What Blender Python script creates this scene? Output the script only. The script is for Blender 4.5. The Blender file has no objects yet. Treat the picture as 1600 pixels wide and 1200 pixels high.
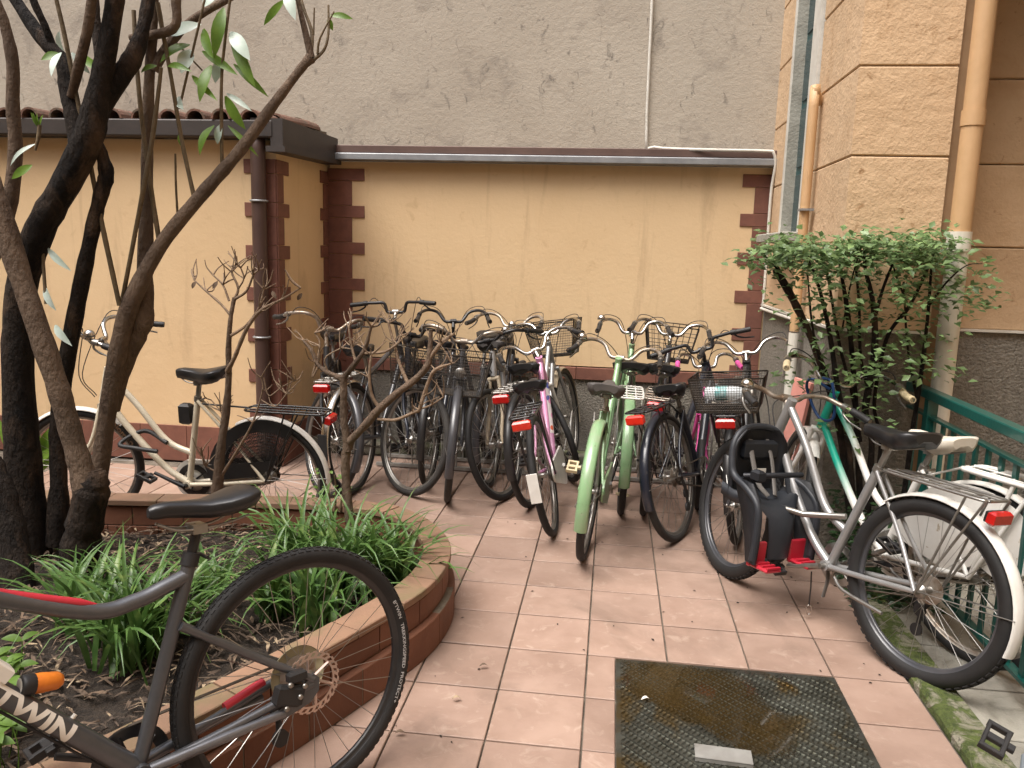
import bpy, math, random
import numpy as np
from mathutils import Matrix, Vector
R_ = math.radians
rng = random.Random(7)
nrg = np.random.default_rng(11)
sc = bpy.context.scene
COL = sc.collection

# ------------------------------------------------------------------ camera
CAM_F = 1257.0                      # focal length in photo pixels (1600 wide)
CYAW, CPITCH, CROLL = R_(-6.93), R_(9.40), R_(1.62)
CPOS = np.array([0.930, -4.674, 1.509])
def cam_axes():
    cy, sy, cp, sp, cr, sr = math.cos(CYAW), math.sin(CYAW), math.cos(CPITCH), math.sin(CPITCH), math.cos(CROLL), math.sin(CROLL)
    F = np.array([sy*cp, cy*cp, -sp]); r = np.array([cy, -sy, 0]); u = np.cross(r, F)
    return r*cr+u*sr, -r*sr+u*cr, F
CR, CU, CF = cam_axes()
cam = bpy.data.cameras.new('camera'); camo = bpy.data.objects.new('camera', cam); COL.objects.link(camo)
cam.sensor_width = 36; cam.lens = CAM_F/1600*36; cam.clip_end = 200; cam.clip_start = .02
m = Matrix.Identity(4)
for i in range(3):
    m[i][0], m[i][1], m[i][2], m[i][3] = CR[i], CU[i], -CF[i], CPOS[i]
camo.matrix_world = m
sc.camera = camo
# ------------------------------------------------------------------ light: overcast courtyard
SUN_EL, SUN_AZ = 64, 228            # azimuth: direction the light comes from, degrees from +X counter-clockwise
w = bpy.data.worlds.new('World'); sc.world = w; w.use_nodes = True
nt = w.node_tree; bg = nt.nodes['Background']
sky = nt.nodes.new('ShaderNodeTexSky'); sky.sky_type = 'NISHITA'; sky.sun_disc = False
sky.sun_elevation = R_(SUN_EL); sky.sun_rotation = R_(90-SUN_AZ); sky.air_density = 1.0; sky.dust_density = 6; sky.ozone_density = 1
hs = nt.nodes.new('ShaderNodeHueSaturation'); hs.inputs['Saturation'].default_value = .8
nt.links.new(sky.outputs[0], hs.inputs['Color']); nt.links.new(hs.outputs[0], bg.inputs['Color'])
bg.inputs['Strength'].default_value = .11
sl = bpy.data.lights.new('sun', 'SUN'); sl.energy = 1.5; sl.angle = R_(40); sl.color = (1, .985, .96)
so = bpy.data.objects.new('sun', sl); COL.objects.link(so)
dv = Vector((math.cos(R_(SUN_AZ))*math.cos(R_(SUN_EL)), math.sin(R_(SUN_AZ))*math.cos(R_(SUN_EL)), math.sin(R_(SUN_EL))))
so.rotation_euler = dv.to_track_quat('Z', 'Y').to_euler()
vs = sc.view_settings; vs.view_transform = 'Standard'; vs.look = 'None'; vs.gamma = 1; vs.exposure = 1.27; vs.use_curve_mapping = False
sc.cycles.max_bounces = 8; sc.cycles.diffuse_bounces = 4; sc.cycles.transparent_max_bounces = 12
sc.cycles.use_denoising = True
sc.cycles.sample_clamp_indirect = 8

# ------------------------------------------------------------------ helpers: survey points
def ray(x, y):
    return CR*((x-800)/CAM_F) + CU*(-(y-600)/CAM_F) + CF
def at(x, y, Y):
    d = ray(x, y); return CPOS + d*((Y-CPOS[1])/d[1])
def atz(x, y, z=0.0):
    d = ray(x, y); return CPOS + d*((z-CPOS[2])/d[2])

# ------------------------------------------------------------------ helpers: materials
def lin(c):
    return tuple(((v/255)/12.92 if v/255 <= .04045 else ((v/255+.055)/1.055)**2.4) for v in c) + (1,)
MATS = {}
def pm(name, c1, c2=None, scale=6, rough=.6, metal=0, bump=0, bscale=60, coat=0, detail=6, lo=.35, hi=.65, rand=0, c3=None, s3=3, lo3=.55, hi3=.7, spec=.5, trans=0, bdist=.02, bdetail=5, roughvar=0, stretch=None, c4=None, s4=2, lo4=.5, hi4=.7, bump2=None, st4=None):
    if name in MATS: return MATS[name]
    M = bpy.data.materials.new(name); M.use_nodes = True; t = M.node_tree; N = t.nodes; L = t.links
    b = N['Principled BSDF']; b.inputs['Roughness'].default_value = rough; b.inputs['Metallic'].default_value = metal
    b.inputs['Coat Weight'].default_value = coat; b.inputs['Coat Roughness'].default_value = .12; b.inputs['Specular IOR Level'].default_value = spec
    tc = N.new('ShaderNodeTexCoord'); vec = tc.outputs['Object']
    if rand or stretch:
        mp = N.new('ShaderNodeMapping'); L.new(vec, mp.inputs['Vector'])
        if stretch: mp.inputs['Scale'].default_value = stretch
        if rand:
            oi = N.new('ShaderNodeObjectInfo'); mu = N.new('ShaderNodeMath'); mu.operation = 'MULTIPLY'; mu.inputs[1].default_value = 57.3
            L.new(oi.outputs['Random'], mu.inputs[0]); L.new(mu.outputs[0], mp.inputs['Location'])
        vec = mp.outputs[0]
    col = None
    def noise(sc_, det, lo_, hi_, dist=0.3):
        nonlocal vec
        n = N.new('ShaderNodeTexNoise'); n.inputs['Scale'].default_value = sc_; n.inputs['Detail'].default_value = det; n.inputs['Distortion'].default_value = dist; n.inputs['Roughness'].default_value = .62
        L.new(vec, n.inputs['Vector']); r = N.new('ShaderNodeMapRange'); r.inputs['From Min'].default_value = lo_; r.inputs['From Max'].default_value = hi_
        L.new(n.outputs[0], r.inputs['Value']); return r.outputs[0]
    def mix(f, a, bb):
        x = N.new('ShaderNodeMix'); x.data_type = 'RGBA'
        if f is not None: L.new(f, x.inputs['Factor'])
        for s, v in ((x.inputs[6], a), (x.inputs[7], bb)):
            if isinstance(v, tuple): s.default_value = v
            else: L.new(v, s)
        return x.outputs[2], x
    c = tuple(c1[:3])+(1,)
    if c2 is not None:
        c, _ = mix(noise(scale, detail, lo, hi), c, tuple(c2[:3])+(1,))
    if c3 is not None:
        c, _ = mix(noise(s3, detail, lo3, hi3, .8), c, tuple(c3[:3])+(1,))
    if c4 is not None:
        ge = N.new('ShaderNodeNewGeometry'); m4 = N.new('ShaderNodeMapping'); m4.inputs['Scale'].default_value = st4 or (1, 1, 1); L.new(ge.outputs['Position'], m4.inputs['Vector'])
        old = vec; vec = m4.outputs[0]; c, _ = mix(noise(s4, 8, lo4, hi4, 1.2), c, tuple(c4[:3])+(1,)); vec = old
    if rand:
        h = N.new('ShaderNodeHueSaturation'); r = N.new('ShaderNodeMapRange'); r.inputs['To Min'].default_value = 1-rand; r.inputs['To Max'].default_value = 1+rand
        L.new(oi.outputs['Random'], r.inputs['Value']); L.new(r.outputs[0], h.inputs['Value'])
        if isinstance(c, tuple): h.inputs['Color'].default_value = c
        else: L.new(c, h.inputs['Color'])
        c = h.outputs[0]
    if isinstance(c, tuple): b.inputs['Base Color'].default_value = c
    else: L.new(c, b.inputs['Base Color'])
    if roughvar:
        f = noise(scale*1.7, 4, .3, .7); r = N.new('ShaderNodeMapRange'); r.inputs['To Min'].default_value = max(.03, rough-roughvar); r.inputs['To Max'].default_value = min(1, rough+roughvar)
        L.new(f, r.inputs['Value']); L.new(r.outputs[0], b.inputs['Roughness'])
    if bump:
        n = N.new('ShaderNodeTexNoise'); n.inputs['Scale'].default_value = bscale; n.inputs['Detail'].default_value = bdetail; n.inputs['Roughness'].default_value = .6
        L.new(vec, n.inputs['Vector']); bp = N.new('ShaderNodeBump'); bp.inputs['Strength'].default_value = bump; bp.inputs['Distance'].default_value = bdist
        L.new(n.outputs[0], bp.inputs['Height']); L.new(bp.outputs[0], b.inputs['Normal'])
        if bump2:
            n2 = N.new('ShaderNodeTexNoise'); n2.inputs['Scale'].default_value = bump2[1]; n2.inputs['Detail'].default_value = 3; L.new(vec, n2.inputs['Vector'])
            b2 = N.new('ShaderNodeBump'); b2.inputs['Strength'].default_value = bump2[0]; b2.inputs['Distance'].default_value = bump2[2]
            L.new(n2.outputs[0], b2.inputs['Height']); L.new(b2.outputs[0], bp.inputs['Normal'])
    if trans:
        tr = N.new('ShaderNodeBsdfTranslucent'); ms = N.new('ShaderNodeMixShader'); ms.inputs[0].default_value = trans
        if isinstance(c, tuple): tr.inputs['Color'].default_value = c
        else: L.new(c, tr.inputs['Color'])
        L.new(b.outputs[0], ms.inputs[1]); L.new(tr.outputs[0], ms.inputs[2]); L.new(ms.outputs[0], N['Material Output'].inputs['Surface'])
    MATS[name] = M
    return M
def glassy(name, col, rough=.05, alpha=.35):
    M = bpy.data.materials.new(name); M.use_nodes = True; b = M.node_tree.nodes['Principled BSDF']
    b.inputs['Base Color'].default_value = tuple(col)+(1,); b.inputs['Roughness'].default_value = rough; b.inputs['Alpha'].default_value = alpha
    MATS[name] = M; return M

# ------------------------------------------------------------------ helpers: meshes
class MB:
    def __init__(s): s.v = []; s.f = []; s.sm = []
    def add(s, vs, fs, smooth=False):
        o = len(s.v); s.v += [tuple(map(float, p)) for p in vs]; s.f += [tuple(i+o for i in f) for f in fs]; s.sm += [smooth]*len(fs); return s
    def box(s, c, d, M=None, bev=0):
        cx, cy, cz = c; x, y, z = d[0]/2, d[1]/2, d[2]/2
        if bev:
            b = bev; vs = []
            for sz, (ax, ay) in ((-z, (x-b, y-b)), (-z+b, (x, y)), (z-b, (x, y)), (z, (x-b, y-b))):
                for sx, sy in ((-1, -1), (1, -1), (1, 1), (-1, 1)): vs.append((sx*ax, sy*ay, sz))
            fs = [(3, 2, 1, 0), (12, 13, 14, 15)]
            for k in range(3):
                for i in range(4): j = (i+1) % 4; fs.append((k*4+i, k*4+j, k*4+4+j, k*4+4+i))
        else:
            vs = [(-x, -y, -z), (x, -y, -z), (x, y, -z), (-x, y, -z), (-x, -y, z), (x, -y, z), (x, y, z), (-x, y, z)]
            fs = [(3, 2, 1, 0), (4, 5, 6, 7), (0, 1, 5, 4), (1, 2, 6, 5), (2, 3, 7, 6), (3, 0, 4, 7)]
        if M is not None: vs = [M @ Vector(p) for p in vs]
        return s.add([(p[0]+cx, p[1]+cy, p[2]+cz) for p in vs], fs)
    def tube(s, pts, r, n=8, caps=True, closed=False, flat=None):
        P = [np.array(p, float) for p in pts]; k = len(P)
        rs = list(r) if hasattr(r, '__len__') else [r]*k
        T = []
        for i in range(k):
            a = P[i-1] if (i or closed) else P[0]; b = P[(i+1) % k] if (i < k-1 or closed) else P[-1]
            t = b-a; T.append(t/(np.linalg.norm(t)+1e-12))
        u = np.cross(T[0], (0, 0, 1.0))
        if np.linalg.norm(u) < .1: u = np.cross(T[0], (0, 1.0, 0))
        u /= np.linalg.norm(u); vs = []; fs = []
        for i in range(k):
            u = u-T[i]*np.dot(u, T[i]); u /= np.linalg.norm(u)+1e-12; v = np.cross(T[i], u)
            for j in range(n):
                a = 2*math.pi*j/n; e = flat if flat else 1
                vs.append(P[i]+rs[i]*(u*math.cos(a)+v*math.sin(a)*e))
        m_ = k if closed else k-1
        for i in range(m_):
            for j in range(n):
                a = i*n+j; b = i*n+(j+1) % n; c = ((i+1) % k)*n+(j+1) % n; d = ((i+1) % k)*n+j
                fs.append((a, b, c, d))
        s.add(vs, fs, n > 4)
        if caps and not closed:
            s.add(vs[:n], [tuple(range(n))[::-1]]); s.add(vs[-n:], [tuple(range(n))])
        return s
    def lathe(s, prof, n=24, M=None, smooth=True):
        vs = []; fs = []; k = len(prof)
        for i in range(n):
            a = 2*math.pi*i/n
            for r, z in prof: vs.append(Vector((r*math.cos(a), r*math.sin(a), z)))
        for i in range(n):
            for j in range(k-1):
                fs.append((i*k+j, ((i+1) % n)*k+j, ((i+1) % n)*k+j+1, i*k+j+1))
        if M is not None: vs = [M @ p for p in vs]
        return s.add(vs, fs, smooth)
    def loft(s, rings, smooth=True, caps=True):
        n = len(rings[0]); vs = [p for r in rings for p in r]; fs = []
        for i in range(len(rings)-1):
            for j in range(n):
                fs.append((i*n+j, i*n+(j+1) % n, (i+1)*n+(j+1) % n, (i+1)*n+j))
        s.add(vs, fs, smooth)
        if caps: s.add(rings[0], [tuple(range(n))[::-1]], smooth); s.add(rings[-1], [tuple(range(n))], smooth)
        return s
    def prism(s, poly, h0, h1, ax=2):
        n = len(poly)
        def q(p, h): return (p[0], p[1], h) if ax == 2 else ((p[0], h, p[1]) if ax == 1 else (h, p[0], p[1]))
        vs = [q(p, h0) for p in poly]+[q(p, h1) for p in poly]
        fs = [tuple(range(n))[::-1], tuple(range(n, 2*n))]+[(i, (i+1) % n, n+(i+1) % n, n+i) for i in range(n)]
        return s.add(vs, fs)
    def mesh(s, name, mat=None):
        me = bpy.data.meshes.new(name); me.from_pydata(s.v, [], s.f)
        me.polygons.foreach_set('use_smooth', s.sm)
        if mat: me.materials.append(mat)
        me.update(); return me
    def build(s, name, mat, parent=None, M=None, kind=None):
        return ob(name, s.mesh(name, mat), parent, M, kind)
def ob(name, me, parent=None, M=None, kind=None):
    o = bpy.data.objects.new(name, me); COL.objects.link(o)
    if parent is not None: o.parent = parent
    if M is not None: o.matrix_basis = M
    if kind: o['kind'] = kind
    return o
def thing(name, label, cat, M=None, group=None):
    o = ob(name, None, None, M); o['label'] = label; o['category'] = cat; o.empty_display_size = .05
    if group: o['group'] = group
    return o
def tag(o, label, cat, group=None):
    o['label'] = label; o['category'] = cat
    if group: o['group'] = group
    return o
def spl(pts, n=6):
    P = [np.array(p, float) for p in pts]; out = []
    Q = [2*P[0]-P[1]]+P+[2*P[-1]-P[-2]]
    for i in range(1, len(Q)-2):
        a, b, c, d = Q[i-1], Q[i], Q[i+1], Q[i+2]
        for k in range(n):
            t = k/n; out.append(.5*((2*b)+(-a+c)*t+(2*a-5*b+4*c-d)*t*t+(-a+3*b-3*c+d)*t**3))
    out.append(P[-1]); return out
def text_mesh(body, size, bold=0, maxlen=0):
    cu = bpy.data.curves.new('lettering', 'FONT'); cu.body = body; cu.size = size; cu.resolution_u = 2; cu.offset = bold
    o = bpy.data.objects.new('lettering', cu); COL.objects.link(o); bpy.context.view_layer.update()
    me = bpy.data.meshes.new_from_object(o.evaluated_get(bpy.context.evaluated_depsgraph_get()))
    if maxlen:
        import bmesh
        bm = bmesh.new(); bm.from_mesh(me); bmesh.ops.triangulate(bm, faces=bm.faces[:])
        for _ in range(5):
            es = [e for e in bm.edges if e.calc_length() > maxlen]
            if not es: break
            bmesh.ops.subdivide_edges(bm, edges=es, cuts=1); bmesh.ops.triangulate(bm, faces=bm.faces[:])
        bm.to_mesh(me); bm.free()
    v = [tuple(x.co) for x in me.vertices]; f = [tuple(p.vertices) for p in me.polygons]
    bpy.data.objects.remove(o); bpy.data.curves.remove(cu); bpy.data.meshes.remove(me); return v, f
# ================================================================== MATERIALS
M_plaster = pm('ochre_plaster', (.68, .50, .295), (.61, .435, .245), scale=1.3, rough=.9, bump=.4, bscale=30, bdist=.006, bdetail=9, c3=(.5, .34, .185), s3=9, lo3=.62, hi3=.85, lo=.3, hi=.75, c4=(.47, .33, .19), s4=1, lo4=.56, hi4=.8, st4=(5, 5, .7))
M_grey = pm('old_grey_render', (.42, .375, .308), (.345, .302, .243), scale=1.1, lo=.3, hi=.7, rough=.95, bump=.5, bscale=110, bdist=.006, bdetail=3, bump2=(.3, 30, .012), c3=(.26, .228, .188), s3=4.5, lo3=.54, hi3=.76, c4=(.14, .125, .105), s4=13, lo4=.6, hi4=.74, st4=(1, 1, .6))
M_brown = pm('brown_quoin_paint', (.20, .082, .054), (.15, .06, .041), scale=14, rough=.75, bump=.15, bscale=80, bdist=.004, rand=.1)
M_stucco = pm('orange_stucco', (.59, .42, .26), (.52, .36, .215), scale=2.5, rough=.92, bump=.7, bscale=16, bdist=.012, bdetail=9, bump2=(.5, 70, .006), c3=(.33, .2, .1), s3=15, lo3=.62, hi3=.71, c4=(.46, .30, .165), s4=2.2, lo4=.55, hi4=.8, rand=.05)
M_rough = pm('grey_roughcast', (.30, .275, .23), (.2, .18, .15), scale=45, rough=.97, bump=1, bscale=70, bdist=.03, bdetail=4)
M_kerbst = pm('mossy_kerb_stone', (.16, .145, .11), (.1, .095, .075), scale=9, rough=.95, bump=.6, bscale=30, c3=(.08, .1, .03), s3=3, lo3=.5, hi3=.65)
M_tile = pm('terracotta_floor_tile', (.335, .232, .182), (.26, .173, .132), scale=4, rough=.6, bump=.25, bscale=200, bdist=.002, c3=(.42, .32, .255), s3=16, lo3=.57, hi3=.8, rand=.13, c4=(.175, .12, .09), s4=1.7, lo4=.52, hi4=.8, roughvar=.12)
M_grout = pm('dirty_grout', (.19, .16, .125), (.085, .07, .052), scale=14, rough=.95, bump=.3)
M_slab = pm('grey_paving_slab', (.30, .285, .24), (.22, .205, .17), scale=5, rough=.9, bump=.4, bscale=60, c3=(.14, .13, .1), s3=4, lo3=.55, hi3=.7, rand=.12)
M_moss = pm('mossy_concrete', (.12, .155, .035), (.05, .072, .015), scale=30, rough=.95, bump=1, bscale=80, bdist=.03, c3=(.29, .27, .2), s3=11, lo3=.48, hi3=.6)
M_brick = pm('planter_brick', (.19, .079, .043), (.14, .055, .03), scale=5, rough=.75, bump=.3, bscale=70, bdist=.005, c3=(.12, .055, .03), s3=7, lo3=.58, hi3=.75, rand=.14)
M_cap = pm('planter_cap_tile', (.25, .145, .09), (.18, .11, .07), scale=6, rough=.8, bump=.3, bscale=90, bdist=.004, c3=(.17, .13, .065), s3=5, lo3=.5, hi3=.68, rand=.1)
M_mortar = pm('mortar', (.2, .165, .12), (.12, .1, .075), scale=12, rough=.95, bump=.5)
M_soil = pm('dark_soil', (.045, .032, .022), (.02, .014, .01), scale=30, rough=1, bump=1, bscale=50, bdist=.03)
M_litter = pm('dry_leaf_litter', (.15, .1, .065), (.06, .042, .03), scale=10, rough=.9, rand=.1, c3=(.33, .25, .16), s3=12, lo3=.55, hi3=.6)
M_gutter = pm('brown_gutter_metal', (.062, .053, .049), (.048, .041, .038), scale=6, rough=.5, metal=.3, bump=.05)
M_pipebr = pm('brown_downpipe', (.085, .048, .038), (.065, .037, .03), scale=5, rough=.5, metal=.2)
M_zinc = pm('grey_zinc', (.34, .35, .36), (.25, .26, .27), scale=8, rough=.5, metal=.6)
M_white = pm('offwhite_paint', (.66, .64, .58), (.54, .52, .46), scale=9, rough=.6, bump=.1)
M_orpipe = pm('orange_pipe_paint', (.55, .35, .185), (.49, .31, .155), scale=5, rough=.55, bump=.08, bscale=30)
M_wpipe = pm('offwhite_pipe_paint', (.68, .65, .57), (.58, .55, .47), scale=6, rough=.5, c3=(.33, .28, .2), s3=8, lo3=.64, hi3=.74)
M_rooft = pm('terracotta_roof_tile', (.2, .1, .068), (.12, .07, .05), scale=14, rough=.9, bump=.4, c3=(.12, .1, .07), s3=9, lo3=.5, hi3=.65, rand=.15)
M_teal = pm('teal_frame_paint', (.012, .085, .09), (.009, .06, .065), scale=6, rough=.4)
M_glass = pm('dark_window_glass', (.006, .04, .05), rough=.18, spec=.4)
M_rail = pm('green_rail_paint', (.007, .09, .075), (.005, .065, .055), scale=7, rough=.35, coat=.3, bump=.05)
M_steel = pm('checker_plate_steel', (.15, .155, .135), (.08, .08, .065), scale=7, rough=.34, metal=.8, roughvar=.15, c3=(.12, .085, .035), s3=4, lo3=.5, hi3=.62)
M_conc = pm('concrete_sill', (.36, .35, .3), (.26, .25, .21), scale=9, rough=.9, bump=.3)
M_chan = pm('steel_channel', (.4, .4, .38), (.28, .27, .25), scale=9, rough=.5, metal=.5)

# ================================================================== GROUND
fl = MB().box((0, -2, -.10), (30, 30, .176)).build('courtyard_floor', M_grout); fl['kind'] = 'structure'
CAPO = [(-3.4, -1.26), (-2.4, -1.15), (-1.49, -1.07), (-.95, -.985), (-.5, -.935), (-.14, -.957), (.03, -1.045), (.185, -1.22), (.285, -1.42), (.322, -1.63), (.305, -1.86), (.238, -2.069), (.064, -2.47), (-.124, -2.84), (-.25, -3.07), (-.52, -3.46), (-.9, -3.95)]
def resample(pts, step):
    P = np.array(spl([(x, y, 0) for x, y in pts], 8))[:, :2]; d = np.r_[0, np.cumsum(np.linalg.norm(np.diff(P, axis=0), axis=1))]
    n = int(d[-1]/step); s = np.linspace(0, d[-1], n+1); return np.c_[np.interp(s, d, P[:, 0]), np.interp(s, d, P[:, 1])]
CURVE = resample(CAPO, .06)
def inside_planter(x, y, marg=0):
    poly = [tuple(p) for p in CURVE]+[(-4, -4.2), (-4, -1.2)]; c = False; n = len(poly)
    for i in range(n):
        (x1, y1), (x2, y2) = poly[i], poly[(i+1) % n]
        if (y1 > y) != (y2 > y) and x < (x2-x1)*(y-y1)/(y2-y1)+x1: c = not c
    return c
tile_me = {}
def tile(cx, cy, sx, sy, mat=M_tile, nm='floor_tile', z=0):
    k = (round(sx, 3), round(sy, 3), mat.name)
    if k not in tile_me: tile_me[k] = MB().box((0, 0, -.006), (sx, sy, .012), bev=.0025).mesh(nm, mat)
    ob(nm, tile_me[k], fl, Matrix.Translation((cx, cy, z+rng.uniform(-.0009, .0009))) @ Matrix.Rotation(rng.uniform(-.002, .002), 4, 'Z') @ Matrix.Rotation(rng.uniform(-.0015, .0015), 4, 'X'))
g = .3
for j in range(-4, 12):
    for i in range(-9, 7):
        x0, y1 = i*g, -j*g; x1, y0 = x0+g, y1-g
        if y1 > 1.0: continue
        if x1 < -1.2 and y1 > .5: continue
        if all(inside_planter(x, y) for x in (x0, x1) for y in (y0, y1)): continue
        if i == 6:
            if y1 > -.2: x1 = 2.1
            else: x1 = 2.067
        if i == 3 and y1 < -1.75: tile(.9535, (y0+y1)/2, .1, .293); continue
        if i in (4, 5) and y1 < -1.75: continue
        if x1 < -.6 and y0 < -1.2: continue
        tile((x0+x1)/2, (y0+y1)/2, x1-x0-.006, .2905)
for a in range(-1, 5):
    for b in range(3):
        tile(2.205+.24+b*.485, -1.0-.32*a, .475, .31, M_slab, 'paving_slab')
for a in range(5):
    o = MB().box((0, 0, .008), (.128, .55, .05), bev=.012).build('kerb_stone', M_moss, fl, Matrix.Translation((2.136, -1.32-.556*a, 0)))
M_pale = pm('chalk_mark', (.62, .5, .42), rough=.9)

# steel cover with puddle
cv = thing('steel_cover', 'wet diamond plate steel cover set into the terracotta floor', 'cover')
MB().box((1.404, -2.33, -.004), (.793, 1.03, .012)).build('plate', M_steel, cv)
lz = MB(); k = 0
for a in range(-60, 60):
    for b in range(-60, 60):
        x = 1.404+(a+b)*.0125; y = -2.33+(a-b)*.0125
        if 1.02 < x < 1.79 and -2.83 < y < -1.83:
            h = .0115; wv = .0044; t = R_(45) if (a % 2) else R_(-45); c, s = math.cos(t), math.sin(t)
            q = [(h*c, h*s), (-wv*s, wv*c), (-h*c, -h*s), (wv*s, -wv*c)]
            lz.add([(x+px, y+py, .002) for px, py in q]+[(x+px*.55, y+py*.55, .0075) for px, py in q], [(4, 5, 6, 7)]+[(i, (i+1) % 4, 4+(i+1) % 4, 4+i) for i in range(4)])
lz.build('tread_pattern', M_steel, cv, kind='stuff')
M_water = bpy.data.materials.new('puddle_water'); M_water.use_nodes = True
b_ = M_water.node_tree.nodes['Principled BSDF']; b_.inputs['Roughness'].default_value = .04; b_.inputs['Base Color'].default_value = (.07, .045, .014, 1); b_.inputs['Alpha'].default_value = .72
tn = M_water.node_tree; no = tn.nodes.new('ShaderNodeTexNoise'); no.inputs['Scale'].default_value = 14; no.inputs['Detail'].default_value = 8
mr = tn.nodes.new('ShaderNodeMix'); mr.data_type = 'RGBA'; mr.inputs[6].default_value = (.010, .008, .004, 1); mr.inputs[7].default_value = (.06, .037, .011, 1)
tcn = tn.nodes.new('ShaderNodeTexCoord'); tn.links.new(tcn.outputs['Object'], no.inputs['Vector']); tn.links.new(no.outputs[0], mr.inputs[0]); tn.links.new(mr.outputs[2], b_.inputs['Base Color'])
pp = spl([(1.012, -1.9, 0), (1.06, -1.823, 0), (1.3, -1.822, 0), (1.42, -1.84, 0), (1.50, -1.93, 0), (1.53, -2.06, 0), (1.60, -2.12, 0), (1.58, -2.2, 0), (1.56, -2.32, 0), (1.47, -2.36, 0), (1.36, -2.32, 0), (1.27, -2.22, 0), (1.16, -2.14, 0), (1.06, -2.06, 0), (1.012, -1.9, 0)], 6)[:-1]
pp = [(p[0]+rng.uniform(-.006, .006), p[1]+rng.uniform(-.006, .006)) for p in pp]
cxp, cyp = 1.28, -2.05; pv = []; pa = []; pf = []
for f_, a_ in ((1.04, 0), (.97, .35), (.9, .7), (.75, 1), (.4, 1)):
    for x, y in pp: pv.append((max(1.011, cxp+(x-cxp)*f_), min(-1.82, cyp+(y-cyp)*f_), .0062)); pa.append(a_)
n_ = len(pp); pv.append((cxp, cyp, .0062)); pa.append(1)
for r0 in range(4):
    for i_ in range(n_): pf.append((r0*n_+i_, r0*n_+n_+i_, r0*n_+n_+(i_+1) % n_, r0*n_+(i_+1) % n_))
for i_ in range(n_): pf.append((4*n_+i_, 5*n_, 4*n_+(i_+1) % n_))
pm_ = bpy.data.meshes.new('puddle'); pm_.from_pydata(pv, [], pf); at_ = pm_.attributes.new('depth', 'FLOAT', 'POINT'); at_.data.foreach_set('value', pa); pm_.materials.append(M_water)
ob('puddle', pm_, cv)
an = tn.nodes.new('ShaderNodeAttribute'); an.attribute_name = 'depth'; m1 = tn.nodes.new('ShaderNodeMath'); m1.operation = 'MULTIPLY_ADD'; m1.inputs[1].default_value = 1.3; m2 = tn.nodes.new('ShaderNodeMath'); m2.operation = 'SUBTRACT'; m2.inputs[0].default_value = .35; m3 = tn.nodes.new('ShaderNodeMath'); m3.operation = 'MULTIPLY'; m3.use_clamp = True; m3.inputs[1].default_value = .66
tn.links.new(no.outputs[0], m2.inputs[1]); tn.links.new(an.outputs['Fac'], m1.inputs[0]); tn.links.new(m2.outputs[0], m1.inputs[2]); tn.links.new(m1.outputs[0], m3.inputs[0]); tn.links.new(m3.outputs[0], b_.inputs['Alpha'])
ch = MB(); ch.box((0, 0, .012), (.17, .07, .004)); ch.box((0, .033, .006), (.17, .004, .012)); ch.box((0, -.033, .006), (.17, .004, .012))
MC = Matrix.Translation((1.33, -2.375, .004)) @ Matrix.Rotation(R_(-3), 4, 'Z')
ch.build('lifting_handle', M_chan, cv, MC)

# ================================================================== PLANTER
def offs(C, d):
    T = np.gradient(C, axis=0); T /= np.linalg.norm(T, axis=1)[:, None]; return C+d*np.c_[-T[:, 1], T[:, 0]]
pl = thing('brick_planter', 'curved low terracotta brick planter with a flat tiled rim', 'planter')
def course(nm, mat, o0, o1, z0, z1, step, shift, gap=.006, bev=.003):
    A = offs(CURVE, o0); B = offs(CURVE, o1); n = int(step/.06+.5)
    i = shift
    while i+n < len(CURVE):
        idx = list(range(i, i+n+1)); a = A[idx].copy(); b = B[idx].copy()
        for q in (a, b):
            t0 = q[1]-q[0]; t0 /= np.linalg.norm(t0); t1 = q[-1]-q[-2]; t1 /= np.linalg.norm(t1); q[0] += t0*gap/2; q[-1] -= t1*gap/2
        jz = rng.uniform(-.0015, .0015); rings = []
        for p, r in zip(a, b):
            d = (p-r)/np.linalg.norm(p-r)*bev
            rings.append([(p[0], p[1], z0+jz), (p[0], p[1], z1-bev+jz), (p[0]-d[0], p[1]-d[1], z1+jz), (r[0]+d[0], r[1]+d[1], z1+jz), (r[0], r[1], z1-bev+jz), (r[0], r[1], z0+jz)])
        MB().loft(rings, smooth=False).build(nm, mat, pl); i += n
course('cap_tile', M_cap, 0, -.118, .236, .262, .24, 0)
course('brick', M_brick, -.010, -.105, .134, .226, .24, 2)
course('brick', M_brick, .018, -.105, .004, .129, .24, 0)
A = offs(CURVE, -.016); B = offs(CURVE, -.098)
MB().loft([[(a[0], a[1], 0), (a[0], a[1], .24), (b[0], b[1], .24), (b[0], b[1], 0)] for a, b in zip(A, B)], smooth=False).build('mortar_core', M_mortar, pl)
A = offs(CURVE, .016)
MB().loft([[(a[0], a[1], 0), (a[0], a[1], .128), (b[0], b[1], .128), (b[0], b[1], 0)] for a, b in zip(A, B)], smooth=False).build('mortar_core', M_mortar, pl)
def soil_z(x, y): return .105+.02*math.sin(x*3.1)*math.cos(y*2.7)
sb = MB(); nx, ny = 70, 70; idx = {}
for i in range(nx):
    for j in range(ny):
        x = -3.9+i*4.2/nx; y = -4.1+j*3.2/ny
        if inside_planter(x, y): idx[i, j] = len(sb.v); sb.v.append((x, y, soil_z(x, y)+rng.uniform(-.012, .012)))
for (i, j) in list(idx):
    q = [(i, j), (i+1, j), (i+1, j+1), (i, j+1)]
    if all(c in idx for c in q): sb.f.append(tuple(idx[c] for c in q)); sb.sm.append(True)
so_ = sb.build('planter_soil', M_soil); so_['kind'] = 'structure'
lt = MB()
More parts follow.
